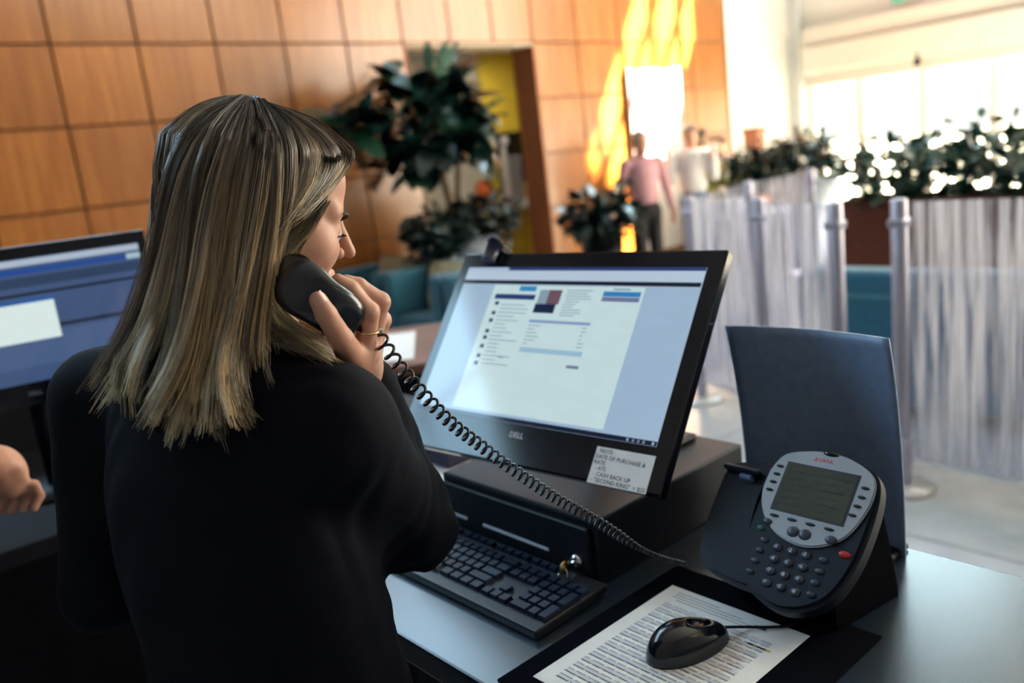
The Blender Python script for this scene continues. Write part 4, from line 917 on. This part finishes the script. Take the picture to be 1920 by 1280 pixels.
# ---- hair: a solid inner mass and thousands of strands over it
HAIR_BACK = [
    [(0.4235,0.8972,1.6974), (0.3678,0.8901,1.6773), (0.3319,0.8868,1.6432), (0.3114,0.8885,1.6026), (0.2973,0.8969,1.5615), (0.2823,0.9161,1.5251), (0.2662,0.9522,1.4811), (0.2640,1.0516,1.4307), (0.2346,1.0527,1.3921)],
    [(0.4240,0.8947,1.6965), (0.3696,0.8764,1.6688), (0.3364,0.8716,1.6310), (0.3159,0.8747,1.5855), (0.2965,0.8778,1.5345), (0.2745,0.8854,1.4837), (0.2551,0.9422,1.4262), (0.2381,1.0042,1.3792)],
    [(0.4246,0.8934,1.6957), (0.3743,0.8703,1.6652), (0.3419,0.8596,1.6191), (0.3215,0.8624,1.5684), (0.3002,0.8600,1.5126), (0.2769,0.8632,1.4628), (0.2522,0.8815,1.4172), (0.2401,0.9150,1.3758)],
    [(0.4262,0.8931,1.6956), (0.3796,0.8614,1.6586), (0.3506,0.8515,1.6124), (0.3308,0.8534,1.5615), (0.3094,0.8493,1.5058), (0.2847,0.8469,1.4515), (0.2600,0.8575,1.4072), (0.2419,0.8960,1.3697)],
    [(0.4273,0.8918,1.6948), (0.3868,0.8545,1.6521), (0.3599,0.8449,1.6057), (0.3413,0.8457,1.5545), (0.3198,0.8404,1.4988), (0.2956,0.8353,1.4445), (0.2700,0.8415,1.4011), (0.2565,0.8585,1.3644)],
    [(0.4285,0.8894,1.6939), (0.3967,0.8511,1.6510), (0.3716,0.8398,1.6042), (0.3528,0.8405,1.5528), (0.3310,0.8348,1.4968), (0.3088,0.8288,1.4474), (0.2860,0.8257,1.4043), (0.2705,0.8374,1.3581)],
    [(0.4302,0.8882,1.6931), (0.4071,0.8485,1.6500), (0.3839,0.8359,1.6026), (0.3644,0.8367,1.5510), (0.3424,0.8309,1.4947), (0.3189,0.8235,1.4455), (0.3006,0.8176,1.4068), (0.2915,0.8181,1.3818), (0.2840,0.8232,1.3609)],
    [(0.4326,0.8880,1.6930), (0.4158,0.8471,1.6493), (0.3953,0.8335,1.6012), (0.3752,0.8343,1.5494), (0.3529,0.8298,1.4983), (0.3287,0.8227,1.4487), (0.3162,0.8118,1.4144), (0.3132,0.7980,1.3785), (0.3191,0.7702,1.3539)],
    [(0.4349,0.8890,1.6930), (0.4225,0.8463,1.6487), (0.4046,0.8322,1.6002), (0.3849,0.8331,1.5479), (0.3613,0.8287,1.4967), (0.3359,0.8203,1.4472), (0.3237,0.8067,1.4130), (0.3222,0.7890,1.3827), (0.3235,0.7593,1.3517)],
    [(0.4356,0.8869,1.6922), (0.4301,0.8470,1.6482), (0.4142,0.8314,1.5991), (0.3986,0.8337,1.5458), (0.3791,0.8306,1.4988), (0.3634,0.8248,1.4686), (0.3503,0.8154,1.4415)],
    [(0.4375,0.8860,1.6914), (0.4412,0.8501,1.6532), (0.4283,0.8339,1.6088), (0.4114,0.8329,1.5607), (0.3953,0.8343,1.5239), (0.3801,0.8300,1.4930), (0.3730,0.8272,1.4720), (0.3787,0.8198,1.4486), (0.3888,0.7818,1.4298), (0.3899,0.7468,1.4193)],
    [(0.4395,0.8851,1.6907), (0.4489,0.8518,1.6529), (0.4364,0.8344,1.6080), (0.4183,0.8328,1.5654), (0.4010,0.8344,1.5343), (0.3854,0.8320,1.5032), (0.3777,0.8276,1.4710), (0.3954,0.8237,1.4456), (0.3994,0.7738,1.4280), (0.3951,0.7308,1.4126)],
]
HAIR_FRONT = [
    [(0.4395,0.8851,1.6907), (0.4557,0.8607,1.6646), (0.4566,0.8437,1.6320), (0.4408,0.8341,1.6019), (0.4224,0.8321,1.5760), (0.4085,0.8330,1.5583), (0.3981,0.8340,1.5392)],
    [(0.4408,0.8843,1.6899), (0.4649,0.8629,1.6631), (0.4740,0.8499,1.6310), (0.4597,0.8386,1.6014), (0.4331,0.8329,1.5775), (0.4142,0.8328,1.5631), (0.4016,0.8338,1.5454)],
    [(0.4422,0.8836,1.6892), (0.4780,0.8700,1.6642), (0.4990,0.8652,1.6332), (0.4886,0.8521,1.6097), (0.4581,0.8379,1.5878), (0.4310,0.8331,1.5722), (0.4114,0.8329,1.5607), (0.4014,0.8336,1.5482)],
    [(0.4429,0.8828,1.6885), (0.4943,0.8860,1.6661), (0.5224,0.8830,1.6364), (0.5253,0.8812,1.6191), (0.4885,0.8512,1.5968), (0.4527,0.8372,1.5781), (0.4263,0.8332,1.5671), (0.4083,0.8332,1.5567)],
    [(0.4437,0.8821,1.6879), (0.5014,0.8895,1.6684), (0.5288,0.8782,1.6404), (0.5360,0.8731,1.6260), (0.5253,0.8795,1.6092), (0.4807,0.8471,1.5892), (0.4484,0.8366,1.5741), (0.4247,0.8333,1.5646), (0.4107,0.8333,1.5564)],
]
HAIR_TEMPLE = [
    [(0.4380,0.8414,1.5975), (0.4331,0.8407,1.5801), (0.4233,0.8411,1.5659), (0.4113,0.8413,1.5521), (0.3986,0.8410,1.5383)],
    [(0.4576,0.8459,1.5957), (0.4522,0.8456,1.5753), (0.4372,0.8451,1.5590), (0.4190,0.8441,1.5432), (0.4020,0.8414,1.5314)],
    [(0.4812,0.8563,1.5992), (0.4737,0.8537,1.5784), (0.4554,0.8506,1.5593), (0.4335,0.8487,1.5411), (0.4090,0.8437,1.5261)],
    [(0.5099,0.8793,1.6034), (0.4960,0.8670,1.5846), (0.4720,0.8569,1.5642), (0.4468,0.8529,1.5441), (0.4211,0.8480,1.5242)],
]

def hair_mass(P):
    L = to_head(P)
    d = s_ell(L, (-.006, 0, .024), (.0985, .080, .093))
    d = smin(d, s_cone(P, HC-.022*HF-.03*HU, np.array((.335, .905, 1.40)), .076, .066), .05)
    d = smin(d, s_ell(P, (.305, .925, 1.40), (.05, .10, .06)), .04)
    d = smax(d, -(s_ell(L, (.135, -.02, -.060), (.112, .145, .118))), .010)
    return d
def hair_mat(name, root, tip, rough):
    m = bpy.data.materials.new(name); m.use_nodes = True; nt = m.node_tree; b = nt.nodes['Principled BSDF']; MATS[name] = m
    at = nt.nodes.new('ShaderNodeAttribute'); at.attribute_name = 'tone'
    nz = nt.nodes.new('ShaderNodeTexNoise'); nz.inputs['Scale'].default_value = 120
    mx = nt.nodes.new('ShaderNodeMixRGB'); mx.blend_type = 'MULTIPLY'; mx.inputs[0].default_value = .25
    nt.links.new(at.outputs['Color'], mx.inputs[1]); nt.links.new(nz.outputs[0], mx.inputs[2]); nt.links.new(mx.outputs[0], b.inputs['Base Color'])
    b.inputs['Roughness'].default_value = rough; b.inputs['Specular IOR Level'].default_value = .9
    return m
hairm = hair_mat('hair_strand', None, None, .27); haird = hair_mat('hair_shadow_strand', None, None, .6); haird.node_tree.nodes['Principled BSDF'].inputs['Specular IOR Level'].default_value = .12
mv, mq = surface_nets(hair_mass, HC-np.array((.26, .14, .32)), HC+np.array((.16, .14, .16)), .005)
add_mesh('hair_mass', mv, mq, mat('hair_shade_underlayer', (.006, .004, .004), .9, var=.4, scale=90, spec=.1), wm)  # near-black colour puts the shade inside the hair into the shell
ROOT = np.array((.022, .015, .014)); MID = np.array((.13, .09, .060)); TIP = np.array((.90, .64, .32)); ASH = np.array((.72, .62, .46))
def strands(name, guides, n, seed, npt=16, spread=.006, tipfade=.5, depth=.012, rad=.00050, pinch=1.0, lo=.012, tk=1.0, hm=None):
    g = np.random.default_rng(seed); Gd = np.array([resample(x, npt) for x in guides])      # guides x npt x 3
    k = len(guides)-1; ncl = int(n/9); cu = np.sort(g.uniform(0, k, ncl)); V = []; Fc = []; Cc = []
    ctr = HC-.02*HF; lk = np.cumsum(g.uniform(.18, .62, 60)); lk = lk[lk < k]
    tl = np.linspace(0, 1, npt)
    for i in range(n):
        c = g.integers(ncl); u = np.clip(cu[c]+g.normal(0, .05), 0, k-1e-6)
        gc = np.random.default_rng(1000*seed+c); j = np.argmin(abs(lk-cu[c]-.25*gc.normal()*0)); pull = .80*pinch*np.clip((tl-.30)/.7, 0, 1)**1.6
        uu = np.clip(u+(lk[j]-u)*pull, 0, k-1e-6); i0 = uu.astype(int); fr = (uu-i0)[:, None]; ar = np.arange(npt)
        P = Gd[i0, ar]*(1-fr)+Gd[i0+1, ar]*fr
        off = gc.normal(0, spread, 3); ph1, fq = gc.uniform(0, 6.28), gc.uniform(.6, 1.6)
        gl = np.random.default_rng(77*seed+j); loff = gl.normal(0, lo, 3)*(tl[:, None]**2); llen = .09*gl.random()
        t = tl[:, None]; own = g.normal(0, .0016, 3)
        inn = (ctr-P); inn[:, 2] *= .15; inn /= np.linalg.norm(inn, axis=1)[:, None]
        P = P+inn*depth*(gc.random()**1.2)*np.minimum(1, t*5+.15)+loff+off*(.25+.6*t)*np.minimum(1, .8+t*6)+own*(.3+t)+.0020*np.sin(6.28*fq*t+ph1)*gc.normal(0, 1, 3)*t
        cut = 1-tipfade*g.random()**2.2*.30-.05*gc.random()-llen; m = max(5, int(npt*cut)); P = P[:m]
        T = np.gradient(P, axis=0); T /= np.linalg.norm(T, axis=1)[:, None]+1e-9
        a = np.cross(T, np.array((.3, .5, .8))); a /= np.linalg.norm(a, axis=1)[:, None]+1e-9; b = np.cross(T, a)
        r_ = rad*np.linspace(1, .35, m)[:, None]; base = len(V)*0+len(Cc)
        light_ = np.clip(.62*gl.random()+.55*gc.random()**1.5-.08, 0, 1); tt = np.linspace(0, 1, m)[:, None]
        tone = ROOT+(MID-ROOT)*np.clip(tt*3.0, 0, 1)+((TIP if gc.random() < .6 else ASH)-MID)*np.clip((tt-.16)*1.35, 0, 1)*(.12+1.0*light_)
        tone *= (.58+1.0*light_)*tk
        for s in range(3):
            an = 2.0944*s; V.append(P+r_*(math.cos(an)*a+math.sin(an)*b))
        for q in range(3): Cc.extend(tone)
        o = base
        idx = np.arange(m-1)
        for s in range(3):
            s2 = (s+1) % 3; Fc.append(np.stack([o+s*m+idx, o+s2*m+idx, o+s2*m+idx+1, o+s*m+idx+1], 1))
    V = np.concatenate(V); Fc = np.concatenate(Fc); Cc = np.clip(np.array(Cc), 0, 1)
    me = bpy.data.meshes.new(name); me.vertices.add(len(V)); me.vertices.foreach_set('co', V.ravel()); me.loops.add(Fc.size); me.loops.foreach_set('vertex_index', Fc.ravel())
    me.polygons.add(len(Fc)); me.polygons.foreach_set('loop_start', np.arange(0, Fc.size, 4)); me.update(calc_edges=True); me.shade_smooth()
    at = me.attributes.new('tone', 'FLOAT_COLOR', 'POINT'); at.data.foreach_set('color', np.concatenate([Cc, np.ones((len(Cc), 1))], 1).ravel())
    me.materials.append(hm or hairm); o = bpy.data.objects.new(name, me); COL.objects.link(o); put(o, wm); return tag(o, kind='stuff')
strands('hair', HAIR_BACK, 5600, 11, npt=20)
strands('hair_fringe', HAIR_FRONT, 1900, 12, spread=.0018, depth=.003, pinch=.3, lo=.002)
strands('hair_temple', HAIR_TEMPLE, 700, 16, spread=.001, depth=.006, pinch=.2, lo=.001, tk=.40, hm=haird)  # tone lowered: the shade under the fringe is in the strand colour
# back of the head, from the near temple round to the far ear: guides laid on the outside of the inner mass
def outside(c, dr, gap=.0035):
    rr_ = np.arange(.01, .22, .001)[:, None]; P_ = (np.array(c)+rr_*np.array(dr)).astype(np.float32); v_ = hair_mass(P_)
    k_ = np.argmax(v_ > gap); return P_[k_].astype(float)
BACK = []
for phi in np.radians(np.arange(104, 300, 14)):
    g_ = []; c_ = hw(-.006, 0, .024)
    for th_ in np.radians((9, 20, 36, 55, 76)):
        g_.append(outside(c_, HF*math.sin(th_)*math.cos(phi)+HS*math.sin(th_)*math.sin(phi)+HU*math.cos(th_)))
    hd = HF*math.cos(phi)+HS*math.sin(phi); hd[2] = 0; hd /= np.linalg.norm(hd)
    for z_ in (1.55, 1.50, 1.45, 1.41, 1.37):
        q_ = (z_-1.37)/.2; ax_ = np.array((.335+.05*q_, .905, z_)); g_.append(outside(ax_, hd))
    BACK.append(g_)
strands('hair_back', BACK, 3000, 14, npt=18, spread=.0022, depth=.002, pinch=.5)
strands('flyaway_hair', HAIR_BACK[:10], 150, 15, spread=.014, depth=-.004, rad=.00022, pinch=0)
# far side of the head, mirrored so that the hair goes all round
MIR = [[tuple(np.array(p)-2*((np.array(p)-HC)@HS)*HS+np.array((0, 0, 0))) for p in g_] for g_ in HAIR_BACK[2:9]]
strands('hair_far_side', MIR, 900, 13, depth=.010)
# ------------------------------------------------------------------ colleague at the left edge, reaching over the return desk
cw_ = thing('person', (-.12, 1.55, 0), 'colleague at the left edge, only a bare forearm and dark sleeve showing', 'person')
def col_sdf(P, sleeve=True):
    q = P-np.array((-.13, 1.52, 0), np.float32)
    d = s_ell(q, (0, 0, 1.24), (.16, .125, .20)); d = smin(d, s_ell(q, (0, 0, 1.02), (.155, .12, .2)), .08)
    d = smin(d, s_cone(q, (-.17, .0, 1.40), (.17, .0, 1.40), .055, .055), .05); d = smin(d, s_cone(q, (0, 0, 1.4), (0, .01, 1.5), .055, .052), .03)
    d = smin(d, s_cone(q, (.175, 0, 1.39), (.282, .03, 1.275), .056, .052), .03)
    return d
def col_arm(P):
    e = np.array((.135, 1.563, 1.285)); w_ = np.array((.217, 1.678, 1.190))
    d = s_cone(P, e, w_, .044, .031)
    d = smin(d, s_ell(P, w_+np.array((.018, .012, -.028)), (.034, .030, .046)), .02)
    for k in range(4):
        b = w_+np.array((.005+.016*k, .035-.012*k, -.058)); d = smin(d, s_cone(P, b, b+np.array((.006, .012, -.026)), .0095, .0085), .004)
        d = smin(d, s_cone(P, b+np.array((.006, .012, -.026)), b+np.array((-.008, .006, -.044)), .0085, .007), .004)
    d = smin(d, s_cone(P, w_+np.array((.03, -.012, -.018)), w_+np.array((.040, .010, -.065)), .012, .009), .008)
    return d
def col_head(P):
    q = P-np.array((-.13, 1.52, 1.615), np.float32); L = np.stack([q[..., 1], -q[..., 0], q[..., 2]], -1); return head_local(L)
v1, q1 = surface_nets(col_arm, (.08, 1.46, 1.0), (.36, 1.78, 1.34), .004); v2, q2 = surface_nets(col_head, (-.30, 1.36, 1.36), (.04, 1.72, 1.78), .006)
v3, q3 = surface_nets(lambda P: col_sdf(P)+.012, (-.42, 1.32, .8), (.28, 1.76, 1.56), .014)
add_mesh('body', np.concatenate([v1, v2, v3]), np.concatenate([q1, q2+len(v1), q3+len(v1)+len(v2)]), skin, cw_)
v, q = surface_nets(lambda P: smax(col_sdf(P), P[..., 2]-1.485, .01), (-.44, 1.30, .8), (.30, 1.78, 1.56), .011); add_mesh('shirt', v, q, mat('shirt_dark_blue', (.006, .012, .040), .8, var=.2, scale=150), cw_)
def col_legs(P):
    q = P-np.array((-.13, 1.52, 0), np.float32); d = s_ell(q, (0, 0, .90), (.165, .12, .14))
    for s in (-1, 1): d = smin(d, s_cone(q, (s*.085, 0, .86), (s*.085, 0, .06), .085, .052), .04); d = smin(d, s_ell(q, (s*.085, .045, .04), (.045, .12, .04)), .01)
    return d
v, q = surface_nets(col_legs, (-.38, 1.34, -.01), (.12, 1.76, 1.06), .016); add_mesh('trousers', v, q, pants, cw_)
hairb = mat('hair_brown', (.05, .03, .02), .5, var=.3)
v, q = surface_nets(lambda P: smax(s_ell(P, (-.13, 1.505, 1.64), (.085, .105, .105)), -s_ell(P, (-.13, 1.66, 1.56), (.11, .115, .13)), .01), (-.26, 1.36, 1.45), (.0, 1.70, 1.78), .007); add_mesh('hair', v, q, hairb, cw_)
# ------------------------------------------------------------------ two visitors far back
def visitor(loc, yaw, label, top_m, leg_m, hair_m, raise_=0.0):
    M = np.array(Matrix.Rotation(-yaw, 3, 'Z'), np.float32); o = np.array(loc, np.float32)
    loc_ = lambda P: (P-o) @ M.T
    t = thing('person', loc, label, 'person', 'visitors in the lobby')
    def skin_f(P):
        q = loc_(P); d = head_local(q-np.array((0, 0, 1.60), np.float32))
        for s in (-1, 1):
            w_ = (.10, s*.25, .92+.55*raise_); d = np.minimum(d, s_ell(q, (w_[0]+.03, w_[1], w_[2]-.06), (.035, .025, .075)))
            for k in range(4): d = smin(d, s_cone(q, (w_[0]+.005+.018*k, w_[1], w_[2]-.11), (w_[0]+.01+.018*k, w_[1], w_[2]-.165), .010, .008), .006)
            d = smin(d, s_cone(q, (w_[0]+.05, w_[1], w_[2]-.03), (w_[0]+.085, w_[1], w_[2]-.09), .011, .008), .006)
        return d
    def top_f(P):
        q = loc_(P); d = s_ell(q, (0, 0, 1.25), (.115, .165, .2)); d = smin(d, s_ell(q, (0, 0, 1.06), (.115, .155, .18)), .06); d = smin(d, s_cone(q, (0, -.16, 1.40), (0, .16, 1.40), .055, .055), .05)
        for s in (-1, 1): d = smin(d, s_cone(q, (0, s*.19, 1.39), (-.02+.05*raise_, s*.25, 1.14), .055, .048), .03); d = smin(d, s_cone(q, (-.02+.05*raise_, s*.25, 1.14), (.10, s*.25, .92+.55*raise_), .047, .036), .02)
        return d
    def leg_f(P):
        q = loc_(P); d = s_ell(q, (0, 0, .93), (.115, .155, .13))
        for s in (-1, 1): d = smin(d, s_cone(q, (0, s*.085, .88), (0, s*.09, .07), .085, .055), .04); d = smin(d, s_ell(q, (.05, s*.09, .04), (.13, .048, .045)), .01)
        return d
    lo = np.array(loc)-.42; hi = np.array(loc)+.42
    for nm, f, m_, z0, z1, h in (('body', skin_f, skin, .68, 1.78, .010), ('top', top_f, top_m, .8, 1.5, .014), ('trousers', leg_f, leg_m, -.01, 1.1, .016)):
        v, q = surface_nets(f, (lo[0], lo[1], z0), (hi[0], hi[1], z1), h); add_mesh(nm, v, q, m_, t)
    hf = lambda P: (lambda q: smax(s_ell(q, (-.012, 0, 1.635), (.105, .085, .10)), -s_ell(q, (.13, 0, 1.56), (.11, .12, .12)), .01))(loc_(P))
    v, q = surface_nets(hf, (lo[0]+.2, lo[1]+.2, 1.4), (hi[0]-.2, hi[1]-.2, 1.8), .010); add_mesh('hair', v, q, hair_m, t)
visitor((6.95, 5.8, 0), math.radians(-120), 'standing visitor in pink shirt and black trousers before the sunlit board', mat('shirt_pink', (.46, .24, .28), .8, var=.1), pants, mat('hair_grey', (.35, .28, .22), .6))
visitor((8.12, 6.05, 0), math.radians(-150), 'visitor in white top near the sunlit board, hands raised', mat('top_white', (.80, .82, .86), .7, var=.04), mat('jeans_blue', (.10, .16, .26), .8), hairb, 1.0)
